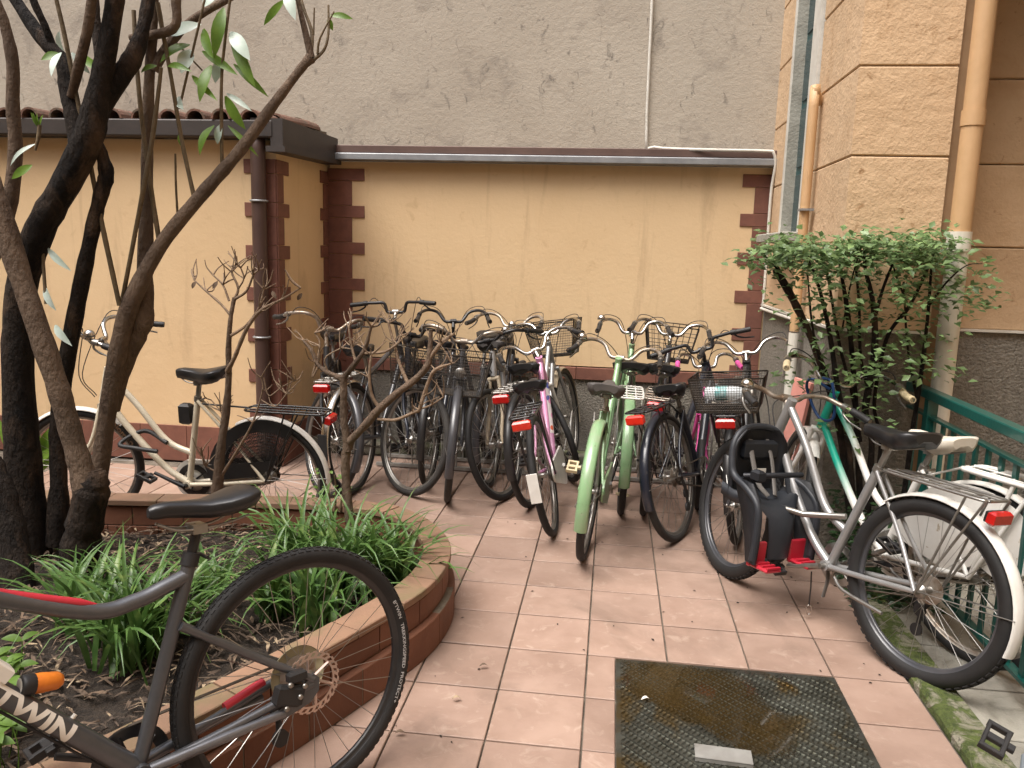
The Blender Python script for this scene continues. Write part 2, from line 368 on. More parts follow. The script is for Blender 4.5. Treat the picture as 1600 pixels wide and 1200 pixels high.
for k in range(3600):
    while True:
        x, y = rng.uniform(-2.2, .25), rng.uniform(-3.0, -1.0)
        if inside_planter(x+.09, y) and inside_planter(x, y+.08) and inside_planter(x+.08, y-.05): break
    L = rng.uniform(.02, .09); wd = rng.uniform(.002, .007); a = rng.uniform(0, 6.28); z = soil_z(x, y)+.012+rng.uniform(0, .02); c, s = math.cos(a), math.sin(a); t = rng.uniform(-.25, .25)
    P = []
    for u in (-.5, 0, .5):
        for v in (-1, 1): P.append((x+u*L*c-v*wd*s*(1 if u == 0 else .3), y+u*L*s+v*wd*c*(1 if u == 0 else .3), z+u*L*t+(.006 if u == 0 else 0)+v*rng.uniform(-.004, .004)))
    lt.add(P, [(0, 1, 3, 2), (2, 3, 5, 4)])
o = lt.build('leaf_litter', M_litter, kind='stuff'); o['label'] = 'dry brown leaves strewn over the planter soil'; o['category'] = 'leaf litter'

# ================================================================== BACK WALLS
tw_ = MB().box((-2, 1.71, 3.6), (12, .5, 7.4)).build('tall_wall', M_grey); tag(tw_, 'tall weathered grey rendered wall rising behind the ochre wall', 'wall')
YB, YL, XC = 1.40, .45, -1.27
bw = thing('ochre_wall', 'ochre yellow wall with brown quoins behind the row of bicycles', 'wall')
MB().box((.4, YB+.025, 1.40), (3.3, .05, 1.48)).build('plaster_panel', M_plaster, bw)
rc = MB().box((.4, YB+.02, .28), (3.3, .04, .555)).build('roughcast_base', M_rough, bw)
for k in range(11):
    MB().box((-1.1+k*.3+.15-.02, YB-.006, .605), (.296, .03, .092), bev=.003).build('band_tile', M_brown, bw)
def quoin(parent, X0, sgn, Yf, zt, n, w0, w1, dz=.275, hz=.092, ax='x', th=.012):
    for k in range(n):
        z = zt-k*dz
        if z-hz < .02: break
        for (wd, z1, z0) in ((w1, z, z-hz), (w0, z-hz, z-dz)):
            z0 = max(z0, .0)
            if ax == 'x': c = (X0+sgn*wd/2, Yf-th/2+.003, (z1+z0)/2); d = (wd, th, z1-z0-.003)
            else: c = (X0+th/2-.003, Yf+sgn*wd/2, (z1+z0)/2); d = (th, wd, z1-z0-.003)
            MB().box(c, d, bev=.002).build('quoin_block', M_brown, parent)
quoin(bw, -1.262, 1, YB, 2.09, 8, .187, .285)
quoin(bw, 2.018, -1, YB, 2.095, 8, .115, .205)
MB().box((.4, YB-.03, 2.225), (3.3, .10, .055), bev=.004).build('cap_flashing', pm('brown_flashing', (.135, .085, .07), (.1, .062, .052), scale=5, rough=.5, metal=.2), bw)
MB().box((.4, YB-.045, 2.168), (3.3, .13, .05), bev=.006).build('drip_edge', M_zinc, bw)
for k in range(6):
    MB().box((-.98+k*.6+.0, .99, .042), (.594, .16, .084), bev=.008).build('kerb_stone', M_kerbst, bw)
# outbuilding on the left
ou = thing('outbuilding', 'low ochre outbuilding with tiled roof, brown gutter and corner quoins', 'building')
MB().box(((-5+XC)/2, (YL+1.45)/2, 1.2), (XC+5, 1.45-YL, 1.93)).build('plaster_wall', M_plaster, ou)
MB().box(((-5+XC)/2, YL+.03, .13), (XC+5-.01, .03, .26)).build('base_backing', M_mortar, ou)
for k in range(10):
    MB().box((XC-.17-k*.34, YL-.002, .128), (.336, .016, .25), bev=.002).build('base_tile', M_brown, ou)
for k in range(3):
    MB().box((XC+.004, YL+.17+k*.34, .128), (.016, .336, .25), bev=.002).build('base_tile', M_brown, ou)
quoin(ou, XC, -1, YL, 2.05, 7, .145, .215)
quoin(ou, XC, 1, YL, 2.05, 7, .10, .19, ax='y')
quoin(ou, XC+.0, -1, YB, 2.06, 7, .10, .16, ax='y')
gt = MB(); gt.box((-3.1, .385, 2.222), (3.72, .12, .105), bev=.008); gt.build('gutter', M_gutter, ou)
fa = MB(); fa.prism([(.33, 2.105), (1.36, 2.135), (1.36, 2.30), (.33, 2.285)], XC+.02, XC+.10, ax=0); fa.build('verge_board', M_gutter, ou)
MB().prism([(.30, 2.08), (1.36, 2.11), (1.36, 2.14), (.30, 2.115)], XC+.0, XC+.125, ax=0).build('verge_flashing', M_zinc if False else M_gutter, ou)
MB().box((XC-.05, .9, 2.275), (.14, 1.1, .03)).build('roof_edge_board', M_gutter, ou)
MB().prism([(.36, 2.27), (1.45, 2.36), (1.45, 2.31), (.36, 2.22)], -5, XC-.02, ax=0).build('roof_deck', M_mortar, ou)
def coppo(n=9, r0=.066, r1=.058, L=.46):
    rings = []; k = n
    for t, r in ((0, r0), (1, r1)):
        ring = [(r*math.cos(math.pi*i/(k-1)), t*L, r*math.sin(math.pi*i/(k-1))*.95) for i in range(k)]
        ring += [((r-.014)*math.cos(math.pi*i/(k-1)), t*L, (r-.014)*math.sin(math.pi*i/(k-1))*.95) for i in range(k)][::-1]
        rings.append(ring)
    return MB().loft(rings, smooth=False).mesh('roof_tile', M_rooft)
cm = coppo()
for c in range(13):
    for r in range(3):
        y = .33+r*.38; z = 2.278+r*.03+.006*r
        ob('roof_tile', cm, ou, Matrix.Translation((XC-.11-c*.187+rng.uniform(-.008, .008), y+rng.uniform(-.02, .02), z)) @ Matrix.Rotation(R_(4+rng.uniform(-1, 1)), 4, 'X') @ Matrix.Rotation(rng.uniform(-.05, .05), 4, 'Z'))
dp = MB().tube(spl([(-1.36, .39, 2.2), (-1.36, .385, 2.1), (-1.36, .385, 1.0), (-1.36, .385, 0)], 2), .047, 14).build('downpipe', M_pipebr, ou)
for z in (1.78, .9): MB().tube([(-1.36+.053*math.cos(a), .385+.053*math.sin(a), z) for a in np.linspace(0, 2*math.pi, 17)[:-1]], .007, 6, closed=True).build('pipe_clamp', M_zinc, dp)
# conduit on tall wall, running down the right hand corner
cd = MB(); pts = [at(1020, -60, 1.44), at(1019, 0, 1.44), at(1010, 215, 1.44), at(1022, 230, 1.43), at(1100, 234, 1.30), at(1195, 236, 1.29), at(1209, 240, 1.29), at(1211, 262, 1.30), at(1204, 310, 1.33), at(1193, 470, 1.33), at(1189, 482, 1.33)]
cd.tube(spl(pts, 4), .0105, 8)
p_ = at(1189, 482, 1.33); cd.tube([p_, (2.0, 1.0, p_[2]), (2.0, .2, p_[2]+.005)], .0105, 8)
tag(cd.build('cable_conduit', M_white), 'thin white cable conduit bent round the corner of the walls', 'conduit')

# ================================================================== RIGHT BUILDING
rb = thing('orange_building', 'tall orange stucco building with grooved blocks and narrow window', 'building')
JZ = [1.175]+[1.593+.4065*k for k in range(15)]
XS, YF, YR, XE = 2.02, -.56, -.28, 2.46
cores = MB(); 
for c, d in (((3.62, .66, 4), (3.0, 1.66, 8)), ((2.285, -.205, 4), (.5, .64, 8)), ((2.3, 1.24, 4), (.5, .56, 8)), ((2.3, .53, .8), (.5, .86, 1.6))): cores.box(c, d)
cores.build('wall_core', pm('joint_stucco', (.40, .26, .145), (.33, .21, .115), scale=9, rough=.95), rb)
def blk(x0, x1, y0, y1, z0, z1, mat=M_stucco, nm='stucco_block'):
    MB().box(((x0+x1)/2, (y0+y1)/2, (z0+z1)/2), (x1-x0, y1-y0, z1-z0), bev=.006).build(nm, mat, rb)
for k in range(len(JZ)-1):
    z0, z1 = JZ[k]+.0025, JZ[k+1]-.0025
    blk(XS, XE, YF, YF+.3, z0, z1)                      # corner block: front and side face
    if z1 > 1.7:
        blk(XS, XS+.2, YF+.302, .22, z0, z1); blk(XS, XS+.2, 1.03, 1.46, z0, z1)
    else: blk(XS, XS+.2, YF+.302, 1.46, z0, z1)
    for a in range(2): blk(XE+.002+a*1.0, XE+1.0+a*1.0, YR, YR+.2, z0, z1)
MB().box((2.24, -.02, .585), (.425, 1.05, 1.17)).build('roughcast_plinth', M_rough, rb)
MB().box((2.13, 1.0, .585), (.2, .95, 1.17)).build('roughcast_plinth', M_rough, rb)
MB().box((3.5, YR+.1, .585), (2.05, .19, 1.17)).build('roughcast_plinth', M_rough, rb)
for c, d in (((2.225, YF-.002, 1.172), (.47, .03, .012)), ((2.018, .46, 1.172), (.03, 2.0, .012)), ((3.5, YR-.003, 1.172), (2.06, .03, .012))):
    MB().box(c, d).build('drip_ledge', M_white, rb)
wn = MB().box((2.095, .675, 4.0), (.03, .51, 4.7)).build('window', M_teal, rb)
for a in range(11):
    for b in range(2):
        MB().box((2.077, .56+b*.235, 1.86+a*.41), (.012, .2, .36)).build('pane', M_glass, wn)
MB().box((2.06, .335, 4.0), (.11, .17, 4.68), bev=.006).build('window_surround', M_white, rb)
MB().box((2.06, .955, 4.0), (.11, .05, 4.68), bev=.006).build('window_surround', M_white, rb)
MB().box((2.06, .932, 4.0), (.10, .008, 4.66)).build('window_reveal', M_conc, rb)
MB().box((2.03, .62, 1.635), (.30, .86, .055), bev=.006).build('window_sill', M_conc, rb)
MB().box((3.3, -1.0, 3.35), (1.66, 1.42, .16), bev=.01).build('added_shade_slab', M_conc, rb)  # unseen overhang, added to darken the recessed wall below it
shade_wing = MB().box((3.72, -3.75, 4), (1.2, 6.9, 8)).build('added_shade_wing', M_stucco, rb)  # out of view, added to shade the recess and the right side
# pipes
bp = thing('rain_pipe', 'thick rain pipe painted orange above and off white below', 'pipe')
px_, py_ = 2.525, -.615
MB().tube([(px_, py_, 1.63), (px_, py_, 6.5)], .0465, 20).build('upper_pipe', M_orpipe, bp)
MB().tube([(px_, py_, 0), (px_, py_, 1.60)], .0485, 20).build('lower_pipe', M_wpipe, bp)
MB().tube([(px_, py_, 1.565), (px_, py_, 1.655)], .0535, 20).build('coupler', M_wpipe, bp)
MB().tube([(px_, py_, 2.13), (px_, py_, 2.20)], .0515, 20).build('coupler', M_orpipe, bp)
MB().tube([(px_, py_, .84), (px_, py_, .87)], .0515, 20).build('coupler', M_wpipe, bp)
vp = thing('vent_pipe', 'slim orange vent pipe with hooked top beside the window', 'pipe')
X1, Y1 = 1.975, .085
MB().tube(spl([(2.05, Y1+.05, 2.36), (2.0, Y1+.03, 2.375), (X1, Y1, 2.40), (X1-.005, Y1, 2.33), (X1-.005, Y1+.005, 1.1)], 4), .027, 12).build('upper_pipe', M_orpipe, vp)
MB().tube([(X1-.005, Y1+.005, 1.09), (X1-.005, Y1+.005, 0)], .029, 12).build('lower_pipe', M_wpipe, vp)
MB().box((X1, Y1, 1.78), (.07, .085, .012)).build('pipe_clamp', M_zinc, vp)

# ================================================================== RAILING
rl = thing('green_railing', 'green painted metal railing along the right hand edge', 'railing')
XR = 2.405
MB().box((XR, -1.32, .912), (.055, 1.5, .042), bev=.004).build('handrail', M_rail, rl)
MB().box((XR, -1.32, .812), (.035, 1.5, .012)).build('rail', M_rail, rl)
MB().box((XR, -1.32, .09), (.035, 1.5, .014)).build('rail', M_rail, rl)
pk = MB().box((0, 0, .451), (.012, .028, .71)).mesh('picket', M_rail)
for k in range(13): ob('picket', pk, rl, Matrix.Translation((XR, -.66-.11*k, 0)))
for y in (-.83, -2.05): MB().box((XR, y, .445), (.045, .045, .89)).build('post', M_rail, rl)

# ================================================================== BIKE RACK
rk = thing('bike_rack', 'low galvanised bike rack of wire hoops at the foot of the wall', 'bike rack')
for k in range(16):
    x = -.55+k*.155; mb = MB()
    mb.tube(spl([(x, .62, .03), (x, .60, .28), (x, .66, .40), (x, .82, .42), (x, .86, .30), (x, .86, .03)], 5), .006, 6); mb.build('hoop', M_chan, rk)
for y in (.62, .86): MB().box((.6, y, .02), (2.5, .03, .02)).build('base_rail', M_chan, rk)
# pink board leaning in the corner
pb = MB().box((0, 0, .22), (.02, .16, .44), bev=.003).build('pink_board', pm('pink_board_paint', (.62, .27, .22), (.55, .23, .19), rough=.7)); pb.matrix_basis = Matrix.Translation((1.93, -.16, .42)) @ Matrix.Rotation(R_(8), 4, 'Y') @ Matrix.Rotation(R_(20), 4, 'Z')
tag(pb, 'salmon pink board standing on edge behind the teal bicycle', 'board')

# unseen blocks, added so light reaches the courtyard mainly from above
nb = MB().box((0, -10.5, 4.25), (24, 1, 8.5)).build('rear_shade_block', M_plaster); tag(nb, 'plain ochre block added unseen behind the viewer to enclose the courtyard light', 'building')
nb = MB().box((-8, -4.3, 3.6), (1, 11.4, 7.2)).build('side_shade_block', M_plaster); tag(nb, 'plain ochre block added unseen on the left to hold back low skylight', 'building')
# ================================================================== BICYCLES
M_rub = pm('tyre_rubber', (.007, .007, .0075), (.013, .012, .0115), scale=14, rough=.7, bump=.2, bscale=120, bdist=.003)
M_rubd = pm('dusty_tyre_rubber', (.02, .0185, .0175), (.035, .031, .027), scale=12, rough=.85, bump=.25, bscale=140, bdist=.003)
M_alu = pm('dull_aluminium', (.36, .35, .33), (.24, .225, .2), scale=10, rough=.38, metal=.85, roughvar=.12)
M_chr = pm('chrome', (.66, .65, .63), (.5, .48, .44), scale=9, rough=.18, metal=1, roughvar=.1)
M_rust = pm('rusty_chrome', (.4, .36, .31), (.22, .145, .09), scale=22, rough=.45, metal=.8, lo=.45, hi=.7)
M_spk = pm('spoke_steel', (.36, .35, .33), rough=.35, metal=.9)
M_blkm = pm('black_metal', (.009, .009, .0105), (.018, .017, .017), scale=12, rough=.4, coat=.15)
M_blkp = pm('black_plastic', (.011, .011, .012), (.018, .017, .017), scale=20, rough=.55, bump=.1, bscale=200)
M_sad = pm('black_saddle_vinyl', (.010, .010, .0115), (.017, .017, .018), scale=6, rough=.36, bump=.12, bscale=220, bdist=.002)
M_sadg = pm('worn_grey_saddle', (.055, .05, .048), (.085, .075, .068), scale=7, rough=.6, bump=.15, bscale=150, bdist=.002)
M_sadw = pm('worn_white_saddle', (.62, .58, .5), (.52, .47, .38), scale=8, rough=.55, c3=(.5, .22, .03), s3=5, lo3=.68, hi3=.7)
M_red = pm('red_reflector', (.5, .012, .01), (.36, .008, .008), scale=30, rough=.18, coat=.2)
M_redb = pm('bright_red_lens', (.75, .035, .015), (.6, .02, .01), scale=30, rough=.25, coat=.2)
M_orr = pm('orange_reflector', (.7, .16, .01), rough=.2, coat=.5)
M_cream = pm('cream_paint', (.66, .60, .47), (.58, .52, .40), scale=7, rough=.32, coat=.5, c3=(.42, .36, .27), s3=16, lo3=.68, hi3=.74)
M_whitep = pm('white_paint', (.72, .71, .67), (.62, .60, .55), scale=8, rough=.35, coat=.4, c3=(.42, .36, .27), s3=17, lo3=.67, hi3=.72)
M_green = pm('sage_green_paint', (.24, .40, .21), (.20, .345, .175), scale=6, rough=.3, coat=.5, c3=(.13, .17, .08), s3=24, lo3=.63, hi3=.7, c4=(.27, .33, .22), s4=9, lo4=.5, hi4=.75)
M_pink = pm('pink_paint', (.66, .32, .50), (.58, .25, .43), scale=9, rough=.35, coat=.35, c3=(.5, .4, .42), s3=20, lo3=.62, hi3=.7)
M_hot = pm('hot_pink_plastic', (.72, .10, .35), rough=.4)
M_navy = pm('dark_navy_paint', (.006, .009, .018), (.011, .014, .023), scale=9, rough=.32, coat=.4, c3=(.06, .055, .05), s3=20, lo3=.6, hi3=.75)
M_silv = pm('silver_paint', (.36, .36, .36), (.29, .29, .285), scale=9, rough=.35, metal=.5, coat=.2, c3=(.28, .24, .19), s3=14, lo3=.66, hi3=.74)
M_gun = pm('gunmetal_paint', (.092, .096, .104), (.108, .11, .118), scale=30, rough=.36, metal=.6, coat=.25)
M_gunl = pm('gunmetal_light', (.16, .165, .175), (.13, .13, .14), scale=20, rough=.3, metal=.6, coat=.3)
M_redp = pm('red_paint', (.42, .018, .035), rough=.35, coat=.3)
M_dgrey = pm('dark_grey_paint', (.035, .037, .043), (.055, .055, .06), scale=9, rough=.35, coat=.4)
M_tan = pm('yellowed_fender', (.48, .41, .30), (.38, .31, .21), scale=9, rough=.5, c3=(.25, .18, .1), s3=8, lo3=.62, hi3=.75)
M_grip = pm('cream_grip', (.60, .51, .33), (.5, .41, .25), scale=14, rough=.6)
M_tealb = pm('teal_frame', (.012, .30, .22), (.01, .24, .18), scale=8, rough=.3, coat=.5)
M_wire = pm('basket_wire', (.025, .025, .024), (.06, .045, .032), scale=18, rough=.5, metal=.4)
M_seatg = pm('grey_seat_plastic', (.016, .019, .025), (.024, .027, .033), scale=9, rough=.5, bump=.05)
M_seatk = pm('black_seat_padding', (.006, .0075, .011), (.011, .013, .017), scale=14, rough=.5, bump=.1, bscale=180)
M_strap = pm('grey_strap', (.14, .13, .12), rough=.8)
M_dec = pm('decal_white', (.78, .74, .66), rough=.45)
M_decb = pm('decal_brown', (.11, .06, .03), rough=.5)
M_blue = pm('blue_cable', (.012, .05, .16), rough=.4)
def stickers():
    M = bpy.data.materials.new('sticker_paint'); M.use_nodes = True; t = M.node_tree; b = t.nodes['Principled BSDF']; b.inputs['Roughness'].default_value = .35
    tc = t.nodes.new('ShaderNodeTexCoord'); v = t.nodes.new('ShaderNodeTexVoronoi'); v.inputs['Scale'].default_value = 19
    r = t.nodes.new('ShaderNodeMath'); r.operation = 'LESS_THAN'; r.inputs[1].default_value = .42
    h = t.nodes.new('ShaderNodeValToRGB'); h.color_ramp.interpolation = 'CONSTANT'
    e = h.color_ramp.elements; e[0].color = (.7, .09, .3, 1); e[1].position = .3; e[1].color = (.65, .12, .05, 1)
    for p, c in ((.5, (.1, .12, .4, 1)), (.65, (.75, .3, .5, 1)), (.8, (.12, .03, .02, 1))): x = e.new(p); x.color = c
    s = t.nodes.new('ShaderNodeSeparateColor'); mx = t.nodes.new('ShaderNodeMix'); mx.data_type = 'RGBA'; mx.inputs[6].default_value = (.72, .66, .66, 1)
    L = t.links; L.new(tc.outputs['Object'], v.inputs['Vector']); L.new(v.outputs['Distance'], r.inputs[0]); L.new(v.outputs['Color'], s.inputs[0]); L.new(s.outputs[0], h.inputs[0])
    L.new(r.outputs[0], mx.inputs[0]); L.new(h.outputs[0], mx.inputs[7]); L.new(mx.outputs[2], b.inputs['Base Color']); return M
M_stick = stickers()

AXY = Matrix.Rotation(R_(90), 4, 'X')          # lathe axis z -> -y
WH = {}
def wheel_meshes(R, tw, knob, rim, tyre):
    k = (R, tw, knob, rim.name, tyre.name)
    if k in WH: return WH[k]
    rr = R-tw*.5; a = tw/2
    ty = MB(); n = 56 if not knob else 80; prof = [(rr+a*math.cos(t), a*.98*math.sin(t)) for t in np.linspace(-2.5, 2.5, 13)]
    ty.lathe(prof, n, AXY)
    if knob:
        nk = 96 if knob == 1 else 62
        for i in range(nk):
            for row, (yy, sz) in enumerate(((-.42, 1), (0, .9), (.42, 1)) if knob == 2 else ((-.62, 1), (-.2, .8), (.2, .8), (.62, 1))):
                t = 2*math.pi*(i+.5*(row % 2))/nk; ang = math.asin(max(-.99, min(.99, yy))); rad = rr+a*math.cos(ang)
                Mx = Matrix.Rotation(-t, 4, 'Y') @ Matrix.Translation((rad, a*yy, 0)) @ Matrix.Rotation(ang, 4, 'Z')
                d = (.007, tw*.2, 2*math.pi*R/nk*.6) if knob == 2 else (.0035, tw*.13, 2*math.pi*R/nk*.6)
                q = MB().box((0, 0, 0), d); ty.add([Mx @ Vector(p) for p in q.v], q.f)
    ri = MB(); r0 = rr-a*.72
    ri.lathe([(r0, .0115), (r0+.008, .0125), (r0+.009, .0105), (r0-.012, .009), (r0-.017, .004), (r0-.017, -.004), (r0-.012, -.009), (r0+.009, -.0105), (r0+.008, -.0125), (r0, -.0115), (r0, .0115)], 48, AXY)
    sp = MB()
    for i in range(32):
        sd = 1 if i % 2 else -1; t = 2*math.pi*i/32; tt = t+(.9 if (i//2) % 2 else -.9)
        sp.tube([(.022*math.cos(tt), sd*.028, .022*math.sin(tt)), ((r0-.014)*math.cos(t), sd*.002, (r0-.014)*math.sin(t))], .0012, 3, caps=False)
    hb = MB(); hb.lathe([(.0, .062), (.006, .062), (.006, .05), (.012, .045), (.012, .034), (.027, .033), (.027, .027), (.013, .022), (.013, -.022), (.027, -.027), (.027, -.033), (.012, -.034), (.012, -.045), (.006, -.05), (.006, -.062), (0, -.062)], 14, AXY)
    WH[k] = (ri.mesh('rim', rim), ty.mesh('tyre', tyre), sp.mesh('spokes', M_spk), hb.mesh('hub', M_alu)); return WH[k]
def wheel(nm, root, M, R, tw, knob, rim, tyre):
    a, b, c, d = wheel_meshes(R, tw, knob, rim, tyre)
    w = ob(nm, a, root, M @ Matrix.Rotation(rng.uniform(0, 6), 4, 'Y')); ob('tyre', b, w); o = ob('spokes', c, w, kind='stuff'); ob('hub', d, w); return w
def saddle(root, x, z, mat, L=.27, W=.17, tilt=0, thick=.05):
    rings = []
    for u, wd, top, th in ((0, .02, -.006, .02), (.04, .042, 0, .034), (.15, .048, .004, .04), (.35, .062, .001, .046), (.52, .095, -.002, .05), (.68, .145, .004, .055), (.84, .17, .014, .055), (.95, .155, .02, .05), (1, .11, .016, .03)):
        wd *= W/.17; cx = x+.42*L-u*L; ring = []
        th *= 1.45*thick/.05
        for t in np.linspace(0, 2*math.pi, 15)[:-1]:
            c, s = math.cos(t), math.sin(t); y = wd/2*math.copysign(abs(c)**.75, c); h = s
            zz = z+top+(.012*(h)**1 if h > 0 else th*h*(.9 if abs(c) > .55 else .45))
            ring.append((cx, y, zz))
        rings.append(ring)
    Mt = Matrix.Translation((x, 0, z)) @ Matrix.Rotation(tilt, 4, 'Y') @ Matrix.Translation((-x, 0, -z))
    o = MB().loft(rings).build('saddle', mat, root, Mt)
    mb = MB()
    for s in (-1, 1): mb.tube(spl([(x+.09, s*.008, z-.035), (x+.04, s*.02, z-.055), (x-.05, s*.022, z-.055), (x-.12, s*.045, z-.035)], 4), .0035, 5)
    mb.box((x-.005, 0, z-.058), (.035, .05, .022)); mb.build('saddle_rails', M_alu, o)
    return o
def fender(root, nm, mat, R, cx, a0, a1, M=None, tw=.05, gap=.016, stays=True, thick=.0022):
    rings = []
    for t in np.linspace(R_(a0), R_(a1), 26):
        pr = []
        for k in (0, 1):
            for q in (np.linspace(-1, 1, 7) if k == 0 else np.linspace(1, -1, 7)):
                rr = R+gap-.012*q*q-thick*k*1.0; pr.append((cx+rr*math.cos(t), q*tw/2*(1-.04*k), R+rr*math.sin(t)))
        rings.append(pr)
    o = MB().loft(rings).build(nm, mat, root, M)
    if stays:
        mb = MB()
        for sa in (a0+(a1-a0)*.12, a0+(a1-a0)*.3) if stays != 1 else (a0+(a1-a0)*.15,):
            for s in (-1, 1): t = R_(sa); mb.tube([(cx, s*.05, R), (cx+(R+gap-.008)*math.cos(t), s*tw*.46, R+(R+gap-.008)*math.sin(t))], .0024, 5)
        mb.build('fender_stays', M_alu, o)
    return o
def pedal(root, c, sd, mat, up=0):
    x, y, z = c; mb = MB(); Mx = Matrix.Rotation(up, 4, 'Y')
    for d, s in (((.0, sd*.045, .0), (.085, .012, .022)), ((0, sd*.092, 0), (.075, .010, .02)), ((.038, sd*.068, 0), (.012, .06, .02)), ((-.038, sd*.068, 0), (.012, .06, .02)), ((0, sd*.06, 0), (.02, .075, .016))):
        q = MB().box(d, s, bev=.002); mb.add([Mx @ Vector(p)+Vector(c) for p in q.v], q.f)
    o = mb.build('pedal', mat, root); return o
def wirebasket(root, M, c, top, bot, h, nw=9, nh=4, r=.0022, mat=None, solidmesh=False, nm='basket'):
    cx, cy, cz = c; mb = MB()
    def ringp(t):
        a = top[0]*t+bot[0]*(1-t); b = top[1]*t+bot[1]*(1-t); return [(cx-a/2, cy-b/2), (cx+a/2, cy-b/2), (cx+a/2, cy+b/2), (cx-a/2, cy+b/2)]
    for i in range(nh+1):
        t = i/nh; q = ringp(t); mb.tube([(x, y, cz+t*h) for x, y in q], .0042 if i in (0, nh) else r, 4 if i not in (0, nh) else 6, closed=True)
    qt, qb = ringp(1), ringp(0)
    for k in range(4):
        for j in range(nw):
            u = j/nw; a = [qb[k][m_]*(1-u)+qb[(k+1) % 4][m_]*u for m_ in (0, 1)]; b = [qt[k][m_]*(1-u)+qt[(k+1) % 4][m_]*u for m_ in (0, 1)]
            mb.tube([(a[0], a[1], cz), (b[0], b[1], cz+h)], r if j else .004, 3 if j else 6, caps=False)
    for j in range(1, nw):
        u = j/nw
        mb.tube([(qb[0][0]*(1-u)+qb[1][0]*u, qb[0][1], cz), (qb[0][0]*(1-u)+qb[1][0]*u, qb[3][1], cz)], r, 3, caps=False)
        mb.tube([(qb[0][0], qb[0][1]*(1-u)+qb[3][1]*u, cz), (qb[1][0], qb[0][1]*(1-u)+qb[3][1]*u, cz)], r, 3, caps=False)
    return mb.build(nm, mat or M_wire, root, M)

